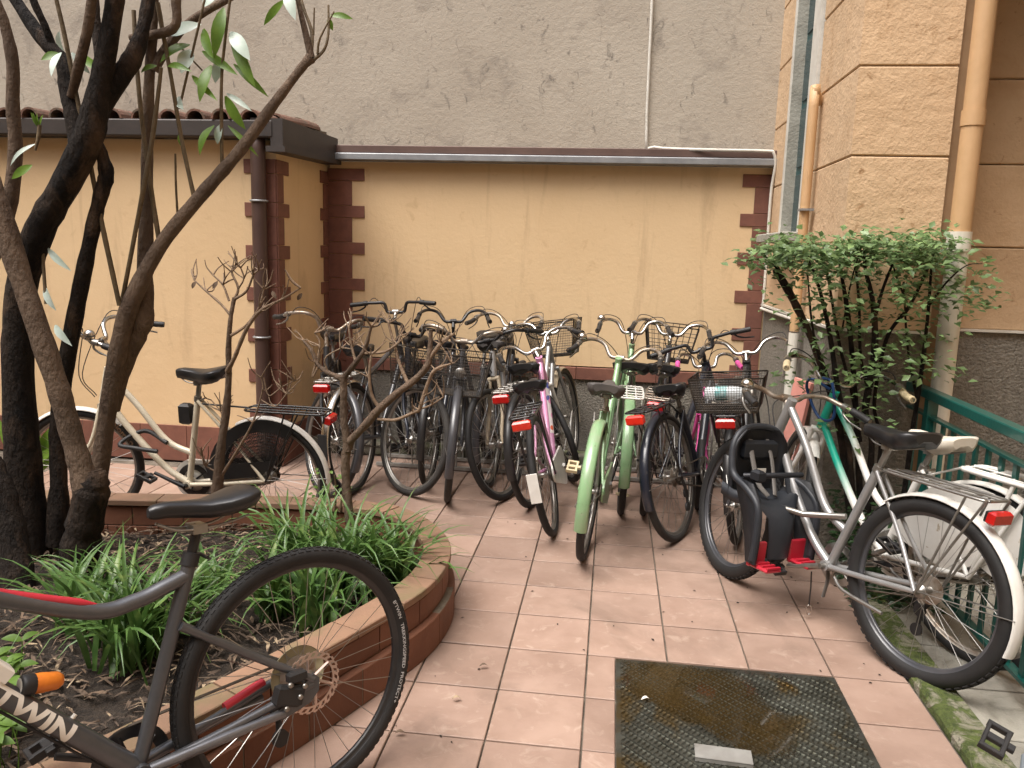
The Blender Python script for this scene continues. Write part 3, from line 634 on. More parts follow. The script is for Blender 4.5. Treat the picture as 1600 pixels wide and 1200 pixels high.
BIKES = 'bicycles parked in the courtyard'
def bike(name, label, pos, yaw, lean, steer, **k):
    g = dict(R=.345, wb=1.06, tw=.041, hz=1.0, sz=.86, frame='step', col=M_blkm, fork=None, rf=None, ff=None, rack=None, light=M_red, flap=None, guard=None,
             basket=None, bar='city', barm=M_chr, grip=M_blkp, sad=M_sad, sW=.19, sL=.27, kick=True, bell=None, skirt=None, knob=0, rim=M_alu, tyre=M_rub, hw=.29, rise=.03, sweep=.14,
             tr=.0165, post=M_alu, crank=M_alu, cass=False, ped=M_blkp, crank_a=-35, rfa=(-15, 195), ffa=(-5, 150), fw=.05, sadt=0, lightz=0, hl=False, stemm=None, sa=71, ha=70, bbx=.435, rx=0, rr=1, sth=.05, basketz=None, bmesh=None)
    g.update(k); G = type('G', (), g); R, wb = G.R, G.wb; col = G.col
    root = thing(name, label, 'bicycle', Matrix.Translation((pos[0], pos[1], 0)) @ Matrix.Rotation(R_(yaw), 4, 'Z') @ Matrix.Rotation(R_(lean), 4, 'X'), BIKES)
    st = R_(G.ha); ax = np.array([-math.cos(st), 0, math.sin(st)]); a0 = np.array([wb-.05, 0, R])
    def onax(z): return a0+ax*((z-R)/ax[2])
    S = Matrix.Translation(Vector(a0)) @ Matrix.Rotation(R_(steer), 4, Vector(ax)) @ Matrix.Translation(-Vector(a0))
    wheel('rear_wheel', root, Matrix.Translation((0, 0, R)), R, G.tw, G.knob, G.rim, G.tyre)
    wheel('front_wheel', root, S @ Matrix.Translation((wb, 0, R)), R, G.tw, G.knob, G.rim, G.tyre)
    BB = np.array([G.bbx, 0, .275*R/.345]); sd_ = np.array([-math.cos(R_(G.sa)), 0, math.sin(R_(G.sa))])
    zs = min(G.sz-.13, .72 if G.frame != 'fg' else .74)
    SC = BB+sd_*((zs-BB[2])/sd_[2]); ST = BB+sd_*((G.sz-.05-BB[2])/sd_[2])
    zl, zh = 2*R+.055, 2*R+.055+(.13 if G.frame != 'step' else .16); HL, HH = onax(zl), onax(zh)
    if G.frame == 'fg': SC = BB+sd_*.50
    fr = MB(); fr.tube([BB, SC], G.tr, 14); fr.tube([HL-ax*.012, HH+ax*.012], G.tr*1.22, 12)
    fr.tube([BB+(0, -.036, 0), BB+(0, .036, 0)], .022, 12)
    for s in (-1, 1):
        fr.tube(spl([BB+(-.01, s*.022, 0), (.22, s*.042, BB[2]*.55+R*.45), (0, s*.06, R)], 4), [.0115]*8+[.009], 8)
        SS = SC if G.frame != 'fg' else BB+sd_*.345
        fr.tube(spl([SS+(-.006, s*.018, -.01), SS*.45+np.array([0, s*.047, R])*.55, (0, s*.06, R+(.0 if G.frame != 'fg' else .012))], 4), .0085 if G.frame != 'fg' else .0108, 10)
    if G.frame == 'step':
        fr.tube(spl([HL+ax*.02, HL*.72+BB*.28+(-.01, 0, -.035), HL*.3+BB*.7+(.0, 0, -.045), BB], 6), G.tr*1.05, 12)
        q = BB+sd_*.17
        fr.tube(spl([HH-ax*.02, HH*.72+q*.28+(-.02, 0, -.055), HH*.3+q*.7+(.01, 0, -.065), q], 6), G.tr*.95, 12)
    elif G.frame == 'swan':
        fr.tube(spl([HL+ax*.05, HL*.65+BB*.35+(0, 0, -.05), HL*.3+BB*.7+(.0, 0, -.05), BB], 6), G.tr*1.35, 14)
    elif G.frame == 'fg':
        q = BB+sd_*.455; fr.tube([HL+ax*.02, BB], .0245, 32)
        fr.tube(spl([q, q+(.05, 0, -.014), q+(.12, 0, -.03), q+(.22, 0, -.026), HL*.7+q*.3+(0, 0, .038), HL+ax*.125], 6), .0185, 16)
    elif G.frame == 'dia':
        fr.tube([HL+ax*.015, BB], G.tr*1.12, 12); fr.tube([HH-ax*.02, SC-sd_*.025], G.tr, 12)
    elif G.frame == 'mix':
        q = BB+sd_*.30; fr.tube([HL+ax*.015, BB], G.tr*1.2, 12); fr.tube(spl([HH-ax*.02, (HH+q)/2+(0, 0, -.02), q], 6), G.tr, 12)
    fro = fr.build('frame', col, root)
    MB().tube([SC-sd_*.04, ST], .0125, 12).build('seat_post', G.post, root)
    cl = MB(); cl.tube([SC-sd_*.016, SC+sd_*.01], G.tr*1.16, 12); cl.tube([SC+(-.03, -.025, -.003), SC+(-.03, .03, -.003)], .005, 6); cl.build('seat_clamp', G.post, root)
    saddle(root, ST[0]+.008, G.sz, G.sad, G.sL, G.sW, G.sadt, G.sth)
    # fork
    fk = MB(); crown = onax(2*R+.03)
    for s in (-1, 1): fk.tube(spl([crown+(0, s*.03, 0), crown*.5+np.array([wb-.035, 0, R])*.5+(0, s*.045, 0), (wb-.02, s*.05, R+.06), (wb, s*.052, R)], 4), [.0125]*5+[.0115]*4+[.009]*4, 8)
    fk.tube([crown+(0, -.04, 0), crown+(0, .04, 0)], .015, 8); fk.tube([crown, HL], .014, 8); fk.build('fork', G.fork or col, root, S)
    # bar
    H = onax(G.hz)+np.array([.05, 0, 0]); sm = MB(); sm.tube([HH, onax(G.hz-.035)], .0115, 10); sm.tube([onax(G.hz-.05), H+(0, 0, -.002)], .014, 10); sm.tube([H+(0, -.022, 0), H+(0, .022, 0)], .018, 10); sm.build('stem', G.stemm or G.barm, root, S)
    hw, ri_, sw = G.hw, G.rise, G.sweep; hb = MB(); hp = []
    for s in (-1, 1):
        if G.bar == 'city': q = [(0, 0, 0), (.004, s*.06, 0), (.035, s*hw*.45, ri_+.03), (.02, s*hw*.72, ri_+.05), (-sw*.35, s*hw*.93, ri_+.035), (-sw, s*hw, ri_), (-sw-.08, s*(hw+.012), ri_-.012)]
        elif G.bar == 'low': q = [(0, 0, 0), (.0, s*.06, 0), (.02, s*hw*.4, .02), (0, s*hw*.7, .03), (-sw*.4, s*hw*.88, .012), (-sw, s*hw, -.01), (-sw-.08, s*(hw+.01), -.03)]
        else: q = [(0, 0, 0), (0, s*.06, 0), (.0, s*hw*.35, ri_), (-.015, s*hw*.6, ri_+.005), (-.03, s*hw*.8, ri_+.005), (-.045, s*hw, ri_), (-.06, s*(hw+.07), ri_-.005)]
        P = spl([H+np.array(p) for p in q], 6); hp.append(P)
    hb.tube(hp[0][::-1]+hp[1][1:], .0112, 10); hbo = hb.build('handlebar', G.barm, root, S)
    for P, s in zip(hp, (-1, 1)):
        MB().tube(P[-9:], [.015, .0165, .0155, .0165, .0155, .0165, .0155, .0165, .0145], 10).build('grip', G.grip, hbo)
        lv = MB(); b = P[-11]; e = P[-1]; d = e-b; d /= np.linalg.norm(d)
        lv.tube([b-d*.015, b+d*.015], .017, 8); lv.tube(spl([b+(0.012, 0, -.006), b+d*.02+(.028, 0, -.028), b+d*.06+(.022, 0, -.045), b+d*.115+(.008, 0, -.05)], 4), [.006]*8+[.0045]*5, 6); lv.build('brake_lever', M_alu if G.barm is not M_blkm else M_blkp, hbo)
        MB().tube(spl([b+(.02, 0, -.012), b+(.085, -s*.03, .055), b+(.115, -s*.14, .02), crown+(.09, s*.02, .16), crown+(.03, s*.012, .04)] if G.bar != 'flat' else [b+(.02, 0, -.01), b+(.07, -s*.06, .02), crown+(.09, s*.03, .16), crown+(.03, s*.012, .04)], 6), .0026, 5).build('brake_cable', M_blkp, hbo)
    for c in (G.bell or ''):
        b = hp[0 if c == 'R' else 1][-13]; bl = MB(); bl.lathe([(.0, .034), (.012, .032), (.022, .024), (.027, .012), (.028, 0), (.0, -.002)], 16, Matrix.Translation(Vector(b)+Vector((.0, 0, .016)))); bl.tube([b, b+(0, 0, .018)], .008, 6); bl.build('bell', M_chr, hbo)
    # drivetrain
    cr = MB(); ca = R_(G.crank_a); cx, cz = math.cos(ca)*.168, math.sin(ca)*.168
    cr.lathe([(.06, .002), (.088, .002), (.092, 0), (.088, -.002), (.06, -.002), (.06, .002)], 36, Matrix.Translation(Vector(BB)+Vector((0, -.045, 0))) @ AXY, smooth=False)
    for q in range(5): t = q*2*math.pi/5; cr.tube([BB+(0, -.045, 0), BB+np.array([.075*math.cos(t), -.045, .075*math.sin(t)])], .005, 5)
    cr.tube([BB+(0, -.06, 0), BB+np.array([cx, -.068, cz])], [.0125, .009], 8); cr.tube([BB+(0, .055, 0), BB+np.array([-cx, .068, -cz])], [.0125, .009], 8); cr.tube([BB+(0, -.06, 0), BB+(0, .06, 0)], .012, 8)
    cro = cr.build('crankset', G.crank, root)
    pedal(root, BB+np.array([cx, -.07, cz]), -1, G.ped, .3); pedal(root, BB+np.array([-cx, .07, -cz]), 1, G.ped, -.4)
    cn = MB()
    rs = .038
    cn.tube([BB+(0, -.045, .09), (0, -.045, R+rs)], .0042, 4); cn.tube([BB+(0, -.045, -.09), (0, -.045, R-rs)], .0042, 4)
    cn.lathe([(.0, .003), (rs, .003), (rs, -.003), (0, -.003)], 18, Matrix.Translation((0, -.045, R)) @ AXY, smooth=False); cn.build('chain', pm('oily_chain', (.09, .07, .05), (.05, .04, .03), scale=30, rough=.6, metal=.4), root)
    if G.cass:
        cs = MB()
        for q in range(6): rr = .024+.006*q; cs.lathe([(.0, .001), (rr, .001), (rr, -.001), (0, -.001)], 22, Matrix.Translation((0, -.048+.005*q, R)) @ AXY, smooth=False)
        cs.build('cassette', M_rust, root); dr = MB(); dr.tube([(0, -.062, R), (.02, -.068, R-.06), (.045, -.062, R-.10), (.05, -.06, R-.18)], .009, 6)
        for zz in (.1, .175): dr.lathe([(.0, .006), (.024, .006), (.024, -.006), (0, -.006)], 14, Matrix.Translation((.048, -.056, R-zz)) @ AXY, smooth=False)
        dr.build('derailleur', M_blkp, root)
    if G.guard:
        gp = []; 
        for t in np.linspace(R_(-100), R_(100), 14): gp.append((BB[0]+.115*math.cos(t), BB[2]+.115*math.sin(t)))
        for t in np.linspace(R_(100), R_(255), 10): gp.append((.04+.06*math.cos(t), R+.058*math.sin(t)))
        MB().prism(gp, -.062, -.052, ax=1).build('chain_guard', G.guard, root)
    if G.rf: fender(root, 'rear_fender', G.rf, R, 0, 196, 60 if G.rfa[0] == -15 else G.rfa[0], tw=G.fw)
    if G.ff: fender(root, 'front_fender', G.ff, R, wb, -18 if G.ffa[0] == -5 else G.ffa[0], 135, S, tw=G.fw)
    if G.rack:
        rk_ = MB(); z = 2*R+.055; x0, x1 = -.33+G.rx, .06+G.rx; wdt = .065
        for s in (-1, 1):
            rk_.tube(spl([(x1+.04, s*.03, z-.005), (x1-.02, s*wdt, z), (x0+.05, s*wdt, z), (x0, s*.045, z)], 5), .0055*G.rr, 6)
            rk_.tube([(-.13, s*wdt, z), (-.01, s*.07, R)], .0045*G.rr, 6); rk_.tube([(-.2, s*wdt, z), (-.01, s*.07, R)], .0045*G.rr, 6)
        rk_.tube([(x0, -.045, z), (x0, .045, z)], .0055, 6); rk_.tube([(x1+.04, -.03, z-.005), (x1+.04, .03, z-.005)], .0055, 6)
        for q in range(4): rk_.tube([(x0+.07+q*.085, -wdt, z), (x0+.07+q*.085, wdt, z)], .004, 6)
        for q in (-.025, .025): rk_.tube([(x0, q, z+.001), (x1+.03, q, z+.001)], .004, 6)
        rk_.tube([(x1+.04, 0, z), SC+(-.015, 0, -.03)], .005, 6); rk_.build('rear_rack', G.rack, root)
    if G.light:
        z = (2*R+.02 if G.rack else 2*R-.03)+G.lightz; x = -.345+G.rx if G.rack else -.22
        if not G.rack: x, z = -.325, R+.2
        l = MB().box((0, 0, 0), (.03, .092, .05), bev=.009).build('rear_light', G.light, root, Matrix.Translation((x, 0, z)) @ Matrix.Rotation(R_(-8), 4, 'Y'))
        MB().box((.019, 0, 0), (.016, .08, .04), bev=.003).build('light_housing', M_blkp, l)
    if G.flap:
        MB().box((0, 0, 0), (.003, .055, .15), bev=.001).build('mud_flap', G.flap, root, Matrix.Translation((-(R+.03), 0, R-.01+.04)) @ Matrix.Rotation(R_(2), 4, 'Y'))
    if G.kick:
        MB().tube(spl([(.36, .05, R-.09), (.29, .07, R-.115), (.10, .078, R-.125)] if G.kick == 1 else [(.30, .05, .25), (.28, .09, .17), (.22, .2, .015)], 4), .0075, 6).build('kickstand', M_alu, root)
    if G.skirt == 'plate':
        for s in (-1, 1):
            P = [(.02+.345*math.cos(t), R+.345*math.sin(t)) for t in np.linspace(R_(8), R_(152), 18)]; P += [(-.13, R+.02), (-.02, R+.06), (.08, R-.02)]
            MB().prism(P, s*.050-.0015, s*.050+.0015, ax=1).build('skirt_guard', G.rf or M_whitep, root)
    if G.skirt == 'net':
        for s in (-1, 1):
            nb = MB()
            for t in np.linspace(R_(12), R_(120), 44): nb.tube([(.05*math.cos(t), s*.048, R+.05*math.sin(t)), ((R-.0)*math.cos(t), s*.036, R+(R-.0)*math.sin(t))], .0016, 3, caps=False)
            for q in np.linspace(.09, R-.02, 14): nb.tube([(q*math.cos(t), s*(.047-.011*q/R), R+q*math.sin(t)) for t in np.linspace(R_(12), R_(120), 16)], .0018, 3, caps=False)
            P = [((R-.06)*math.cos(t), R+(R-.06)*math.sin(t)) for t in np.linspace(R_(12), R_(120), 12)]; P += [((R+.004)*math.cos(t), R+(R+.004)*math.sin(t)) for t in np.linspace(R_(120), R_(12), 12)]
            nb.prism(P, s*.038-.001, s*.038+.001, ax=1); nb.prism([(.02, R+.02), (.3, R-.02), (.33, R+.06), (-.06, R+.11)], s*.05-.001, s*.05+.001, ax=1); nb.build('skirt_net', M_blkp, root)
    if G.hl:
        c = crown+(.07, 0, .05); MB().lathe([(0, -.03), (.02, -.028), (.032, -.005), (.034, .02), (.03, .024), (0, .027)], 18, Matrix.Translation(Vector(c)) @ Matrix.Rotation(R_(90), 4, 'Y')).build('headlight', M_alu if G.hl is True else G.hl, root, S)
    if G.basket == 'front': wirebasket(root, S, (H[0]+.17, 0, G.hz-.28 if not G.basketz else G.basketz), (.27, .36), (.21, .27), .24, *G.bmesh)
    if G.basket == 'rear': wirebasket(root, None, (-.14, 0, 2*R+.062), (.30, .36), (.26, .29), .17, *G.bmesh)
    return root, dict(BB=BB, SC=SC, ST=ST, HL=HL, HH=HH, H=H, S=S, crown=crown, hp=hp, ax=ax, R=R, wb=wb)
FINE = (26, 14, .0011); WIDE = (8, 4, .0022)

# -- cream city bike behind the planter
o, q = bike('city_bicycle', 'cream step-through bicycle with black skirt net parked along the ochre outbuilding', (-.79, -.80), 178.5, -4, 14, R=.315, wb=1.05, hz=1.0, sz=.86, col=M_cream, rf=M_whitep, ff=M_whitep, rack=M_blkm, guard=M_whitep, skirt='net', bell='L', hw=.27, lightz=.0, crank=M_blkm, crank_a=205, kick=False, sW=.2, sa=80, ha=75, bbx=.45)
tv, tf = text_mesh('Colombo', .05, .001); mb = MB(); A_, B_ = q['HL'], q['BB']; d = (B_-A_)/np.linalg.norm(B_-A_)
up = np.cross((0, 1.0, 0), d); up = -up if up[2] < 0 else up
mb.add([A_+(0, 0, -.02)+d*(.07+x)+up*(y-.016)+np.array([0, .0195+.0006, 0])-np.array([0, 1, 0])*((y-.016)/.03)**2*.012-up*.045*math.sin(math.pi*min(1, (.07+x)/.5)) for x, y, z in tv], tf); mb.build('lettering', M_decb, o)
lk = MB(); lk.tube(spl([A_*.35+B_*.65+(-.02, .05, .03), A_*.45+B_*.55+(.05, .06, .0), A_*.55+B_*.45+(.10, .05, -.03), A_*.5+B_*.5+(.02, -.02, .05), A_*.35+B_*.65+(-.06, .02, .07)], 6), .012, 8); lk.build('cable_lock', M_blkp, o)
bx = MB(); bx.box(tuple((q['SC']*.75+q['BB']*.25)+(.05, .0, .03)), (.06, .05, .11), bev=.012); bx.build('lock_holder', M_blkp, o)

# -- left end of the row
bike('city_bicycle', 'black bicycle with brown handlebar tips, leftmost in the row against the wall', (-1.02, .92), -74, 2, 32, hz=1.0, sz=.90, col=M_blkm, ff=M_dgrey, rf=M_dgrey, frame='dia', hw=.26, barm=M_rust, kick=False, light=None)
bike('city_bicycle', 'chrome mudguard bicycle with red rear lamp behind the bare stubby shrub', (-.60, -.017), 83, -3, 1.4, hz=1.07, sz=.88, col=M_dgrey, rf=M_chr, ff=M_chr, rack=M_alu, frame='dia', bar='flat', hw=.24, rise=.06, barm=M_blkm, light=M_red, flap=M_blkp, kick=True, stemm=M_alu)
bike('city_bicycle', 'black bicycle with fine mesh front basket and wheel turned sideways', (-.44, 1.09), -80, 3, 42, hz=.97, sz=.86, col=M_navy, basket='front', basketz=.66, bmesh=FINE, bar='flat', hw=.27, rise=.05, barm=M_blkm, frame='dia', light=None, kick=False, rim=M_alu, tyre=M_rubd, ped=M_blkp)
bike('city_bicycle', 'bicycle with black mesh basket, grey mudguard and front wheel edge-on', (.10, 1.025), -95, .5, 15, hz=.95, sz=.92, col=M_dgrey, ff=M_dgrey, rf=M_dgrey, basket='front', basketz=.66, bmesh=FINE, hw=.27, barm=M_rust, bell='L', hl=True, light=None, tyre=M_rubd, frame='step', sad=M_sad, rim=M_rust)
bike('city_bicycle', 'white and grey bicycle with yellowed fork, front wheel turned beside the pink bicycle', (.27, 1.14), -87, 8, -22, hz=.96, sz=.90, col=M_silv, fork=M_tan, rf=M_whitep, frame='dia', hw=.27, barm=M_blkm, bar='low', tyre=M_rub, kick=False, light=None, sad=M_sad)
bike('city_bicycle', 'dark bicycle wedged behind the two basket bicycles, only saddle and bars showing', (-.20, .27), 93, 2, 8, hz=.99, sz=.90, col=M_navy, rf=M_blkm, rack=M_blkm, light=None, frame='dia', hw=.25, barm=M_blkm, kick=False, tyre=M_rubd)
bike('city_bicycle', 'old rusty barred bicycle squeezed between the white and the pink bicycle', (.20, .30), 86, -3, -10, hz=.97, sz=.91, col=M_dgrey, rf=M_dgrey, light=None, frame='step', hw=.26, barm=M_rust, kick=False, tyre=M_rubd, sad=M_sadg)
# -- pink one and the one behind it
o, q = bike('girls_bicycle', 'pink bicycle with sticker covered frame, red rear lamp and white mud flap', (.679, -.488), 88.8, -13.2, 24, R=.33, wb=1.0, hz=.93, sz=.80, col=M_pink, fork=M_whitep, rack=M_blkm, light=M_redb, flap=M_whitep, guard=M_whitep, frame='step', hw=.25, barm=M_chr, tr=.019, rim=M_alu, kick=False, lightz=-.0, crank=M_alu, sW=.2)
MB().tube(spl([q['HL']+q['ax']*.02, q['HL']*.72+q['BB']*.28+(-.01, 0, -.035), q['HL']*.45+q['BB']*.55+(.0, 0, -.044)], 6), .0215, 12).build('sticker_sleeve', M_stick, o)
bike('city_bicycle', 'silver bicycle with tall front basket behind the pink bicycle', (.514, -.037), 80.5, -9, 0, hz=.97, sz=.82, col=M_silv, ff=M_tan, rf=M_blkm, rack=M_alu, light=M_red, basket='front', basketz=.80, bmesh=FINE, hw=.25, barm=M_chr, bell='L', kick=True, sW=.21)
# -- the two green ones
bike('green_bicycle', 'sage green bicycle standing nearest the camera in the row', (.845, -.80), 85, 4.2, -7, hz=.91, sz=.84, col=M_green, rf=M_green, ff=M_green, fw=.062, hw=.25, barm=M_rust, bell='L', sad=M_sadg, light=None, sW=.2, frame='step', rfa=(45, 195), crank=M_alu, ped=M_grip, post=M_rust, guard=M_green)
bike('green_bicycle', 'sage green bicycle with white wire carrier behind the other green one', (1.034, -.046), 89.5, 2, 3, hz=.99, sz=.85, col=M_green, rf=M_green, ff=M_green, fw=.062, rack=M_whitep, hw=.23, barm=M_chr, bell='L', sad=M_sad, light=None, sW=.24, sL=.24, frame='step')
bike('city_bicycle', 'dark bicycle with black wire basket and rusty carrier behind the navy bicycle', (1.172, -.037), 84, 4, 0, hz=.99, sz=.85, col=M_dgrey, rf=M_dgrey, ff=M_dgrey, rack=M_rust, light=M_red, basket='front', basketz=.80, bmesh=WIDE, hw=.25, barm=M_chr, sad=M_sad, sW=.2)
bike('trekking_bicycle', 'dark navy trekking bicycle with black carrier and bright red rear lamp', (1.346, -.455), 66, -12, 22, wb=1.08, hz=.96, sz=.80, col=M_navy, rack=M_blkm, light=M_redb, rf=M_navy, frame='mix', tr=.021, hw=.24, bar='flat', rise=.05, barm=M_blkm, cass=True, tyre=M_rubd, kick=False, sad=M_sad, rfa=(80, 195))
bike('kids_bicycle', 'small magenta child bicycle with white saddle against the wall', (1.50, .12), 84, 0, 8, R=.22, wb=.74, hz=.80, sz=.60, col=M_hot, hw=.19, barm=M_chr, grip=M_hot, sad=M_sadw, light=None, frame='step', sW=.15, sL=.2, kick=False)
o, q = bike('city_bicycle', 'black bicycle with rear wire basket holding a plastic bottle', (1.66, -.42), 76, -6, 6, hz=.93, sz=.84, col=M_blkm, rf=M_blkm, rack=M_blkm, light=M_red, basket='rear', bmesh=FINE, hw=.26, barm=M_chr, sad=M_sad, frame='dia', tr=.02, kick=False)
M_N = o.matrix_basis.copy()
# -- silver bicycle with child seat
o, q = bike('mountain_bicycle', 'silver bicycle with knobbly tyres and a black saddle at the right', (2.08, -1.765), 122, 5, -12, R=.338, wb=1.03, tw=.06, knob=2, hz=.90, sz=.87, col=M_silv, fork=M_dgrey, rf=M_whitep, rack=M_alu, light=M_red, frame='step', hw=.27, bar='low', barm=M_rust, bell='L', sW=.21, tr=.018, cass=True, rfa=(50, 195), rx=.13, lightz=-.02, crank_a=160, kick=1, ped=M_blkp, rim=M_dgrey, tyre=M_rub, fw=.066, sL=.28)
cs = thing('child_seat', 'black child bicycle seat with grey hoop and red footrests', 'child seat', o.matrix_basis.copy())
CS = Matrix.Translation((.655, .15, .485)) @ Matrix.Rotation(R_(180+2), 4, 'Z')      # seat frame: +x is where the child faces
def csb(mb, nm, mat): return mb.build(nm, mat, cs, CS)
rim = [(.10, .165, -.22), (.105, .168, -.10), (.09, .168, .0), (.02, .165, .055), (-.075, .158, .09), (-.105, .155, .15), (-.12, .14, .225), (-.13, .09, .275), (-.132, 0, .29)]
csb(MB().tube(spl(rim+[(x, -y, z) for x, y, z in rim[-2::-1]], 6), .0155, 10), 'hoop', M_seatg)
rings = []
for u in np.linspace(0, 1, 14):
    z = -.01+.29*u; wd = .15*(1-max(0, u-.72)**2*5.5); ring = [(-.135-.015*u+.05*t*t, t*wd, z) for t in np.linspace(-1, 1, 11)]+[(-.155-.015*u+.05*t*t, t*(wd+.004), z) for t in np.linspace(1, -1, 11)]; rings.append(ring)
csb(MB().loft(rings), 'back_shell', M_seatk)
csb(MB().box((-.118, 0, .19), (.035, .19, .085), bev=.014), 'head_pad', M_seatk)
rings = []
for x, z, wd in ((-.15, .01, .15), (-.08, -.005, .155), (0, -.002, .155), (.055, -.015, .10), (.085, -.06, .075), (.095, -.14, .066), (.095, -.23, .06)):
    nx, nz = (0, 1) if x < .02 else (.75, .5) if z > -.04 else (1, 0); ring = [(x+nx*.035*t*t*(1 if x < .02 else -.5), t*wd, z+nz*.035*t*t*(1 if x < .02 else -.4)) for t in np.linspace(-1, 1, 9)]+[(x-nx*.018, t*wd, z-nz*.018) for t in np.linspace(1, -1, 9)]; rings.append(ring)
csb(MB().loft(rings), 'seat_base', M_seatg)
for s in (-1, 1):
    rings = []
    for z, x0, x1 in ((.085, -.07, .045), (.03, -.05, .09), (-.06, .0, .115), (-.15, .03, .12), (-.235, .05, .118)):
        rings.append([(x0, s*.125, z), (x0+.01, s*.165, z), (x1, s*.172, z), (x1, s*.158, z), (x0+.025, s*.150, z), (x0+.02, s*.11, z)])
    csb(MB().loft(rings), 'leg_guard', M_seatk)
    fb = MB().box((.12, s*.115, -.245), (.11, .08, .016), bev=.006); fb.box((.07, s*.115, -.205), (.016, .085, .10), bev=.004)
    for k in range(3): fb.box((.11+k*.03, s*.115, -.233), (.012, .07, .008))
    csb(fb, 'footrest', M_redp)
    csb(MB().tube(spl([(-.125, s*.05, .235), (-.085, s*.055, .15), (-.045, s*.045, .06), (-.005, s*.02, .015)], 5), .013, 6, flat=.3), 'strap', M_strap)
csb(MB().tube(spl([(.13, .165, -.20), (.19, .16, -.215), (.215, .155, -.28), (.21, .15, -.36)], 5), .010, 6, flat=.25), 'strap', M_strap)
csb(MB().tube([(-.03, -.15, .10), (.03, -.10, .115), (.03, .12, .115)], .012, 8), 'arm_bar', M_seatk)
csb(MB().box((.035, -.135, .115), (.05, .04, .05), bev=.01), 'buckle', M_seatk)
csb(MB().box((-.103, .02, .085), (.004, .05, .05)), 'sticker', M_dec)
MB().tube([q['BB']+np.array([-.04, 0, .22]), (.56, .06, .45), (.64, .15, .465)], .013, 10).build('mounting_bar', M_alu, cs)
# -- white bicycle with teal front
def fade():
    M = bpy.data.materials.new('teal_to_white_paint'); M.use_nodes = True; t = M.node_tree; b = t.nodes['Principled BSDF']; b.inputs['Roughness'].default_value = .32; b.inputs['Coat Weight'].default_value = .4
    tc = t.nodes.new('ShaderNodeTexCoord'); sp = t.nodes.new('ShaderNodeSeparateXYZ'); mr = t.nodes.new('ShaderNodeMapRange'); mr.inputs[1].default_value = .62; mr.inputs[2].default_value = .74; mx = t.nodes.new('ShaderNodeMix'); mx.data_type = 'RGBA'
    mx.inputs[6].default_value = (.7, .69, .65, 1); mx.inputs[7].default_value = (.012, .36, .25, 1); L = t.links
    L.new(tc.outputs['Object'], sp.inputs[0]); L.new(sp.outputs[0], mr.inputs[0]); L.new(mr.outputs[0], mx.inputs[0]); L.new(mx.outputs[2], b.inputs['Base Color']); return M
M_fade = fade()
o, q = bike('city_bicycle', 'white and teal bicycle with cream grips leaning on the green railing', (2.35, -1.585), 120, 1, -34, R=.345, hz=.95, sz=.82, col=M_fade, fork=M_whitep, rf=M_whitep, ff=M_whitep, rack=M_whitep, rr=1.8, light=M_red, skirt='plate', frame='step', hw=.26, barm=M_chr, grip=M_grip, sad=M_sadw, sW=.2, sL=.25, kick=True, guard=M_whitep, rim=M_rust, fw=.055, rfa=(45, 195))
MB().tube(spl([q['HH']+(0, .03, .02), q['HH']+(.06, .09, .06), q['HH']+(.12, .05, .0), q['HH']+(.05, .03, -.12), q['HH']+(-.05, .04, -.10), q['HH']+(-.03, .05, .05), q['HH']+(.02, .06, .07)], 6), .007, 6).build('cable_lock', M_blue, o)
# -- bicycle just entering the frame at the lower right
M_gbl = pm('grey_blue_paint', (.25, .29, .32), (.2, .23, .25), scale=8, rough=.35, metal=.3)
bike('city_bicycle', 'grey blue bicycle cut off by the lower right corner, black pedal showing', (1.70, -3.18), 59, 16, 0, hz=.95, sz=.85, hw=.2, col=M_gbl, frame='dia', crank_a=180, tr=.02, kick=False, light=None, crank=M_gbl)
# -- plastic bottle in the rear basket
bt = thing('plastic_bottle', 'empty plastic water bottle with teal label lying in the black basket', 'bottle')
p0 = M_N @ Vector((-.17, .115, .835)); bd = (M_N.to_3x3() @ Vector((-.12, -1, .02))).normalized()
Mq = Matrix.Translation(p0) @ bd.to_track_quat('Z', 'Y').to_matrix().to_4x4()
M_pet = glassy('clear_plastic', (.75, .8, .82), .12, .6)
MB().lathe([(0, 0), (.03, .002), (.036, .012), (.034, .03), (.036, .05), (.036, .14), (.032, .165), (.018, .205), (.013, .215), (.013, .235), (0, .235)], 20, Mq).build('bottle_body', M_pet, bt)
MB().lathe([(.0368, .055), (.0368, .115)], 20, Mq).build('label', pm('teal_label', (.05, .3, .3), (.4, .5, .5), scale=40, rough=.4), bt)
MB().lathe([(0, .238), (.0145, .238), (.0145, .222)], 14, Mq).build('cap', M_dec, bt)

# -- foreground dark grey bicycle
o, q = bike('trekking_bicycle', 'dark grey bicycle with disc brake and red accents in the left foreground', (.170, -2.752), 231, 6, 0, R=.352, wb=1.09, tw=.044, knob=1, hz=1.02, sz=.88, col=M_gun, frame='fg', tr=.0175, light=None, kick=False, bar='flat', barm=M_blkm, sad=M_sad, sL=.26, sW=.155, sth=.03, cass=True, rim=M_blkm, tyre=M_rub, post=M_blkm, crank=M_blkm, crank_a=25, sadt=-.06)
R, BB, HL = q['R'], q['BB'], q['HL']
A_ = HL+q['ax']*.02; d = (BB-A_)/np.linalg.norm(BB-A_); up = np.cross(d, (0, 1.0, 0)); up = up if up[2] > 0 else -up
tv, tf = text_mesh("B'TWIN", .06, .0022, .006); xm = max(p[0] for p in tv); Lt = np.linalg.norm(BB-A_); r_ = .0253; mb = MB()
mb.add([A_+d*(Lt-.20-(xm-x)*1.25)+up*(r_*math.sin((y-.022)/r_))+np.array([0, 1, 0])*(r_*math.cos((y-.022)/r_)) for x, y, z in tv], tf); mb.build('lettering', M_dec, o)
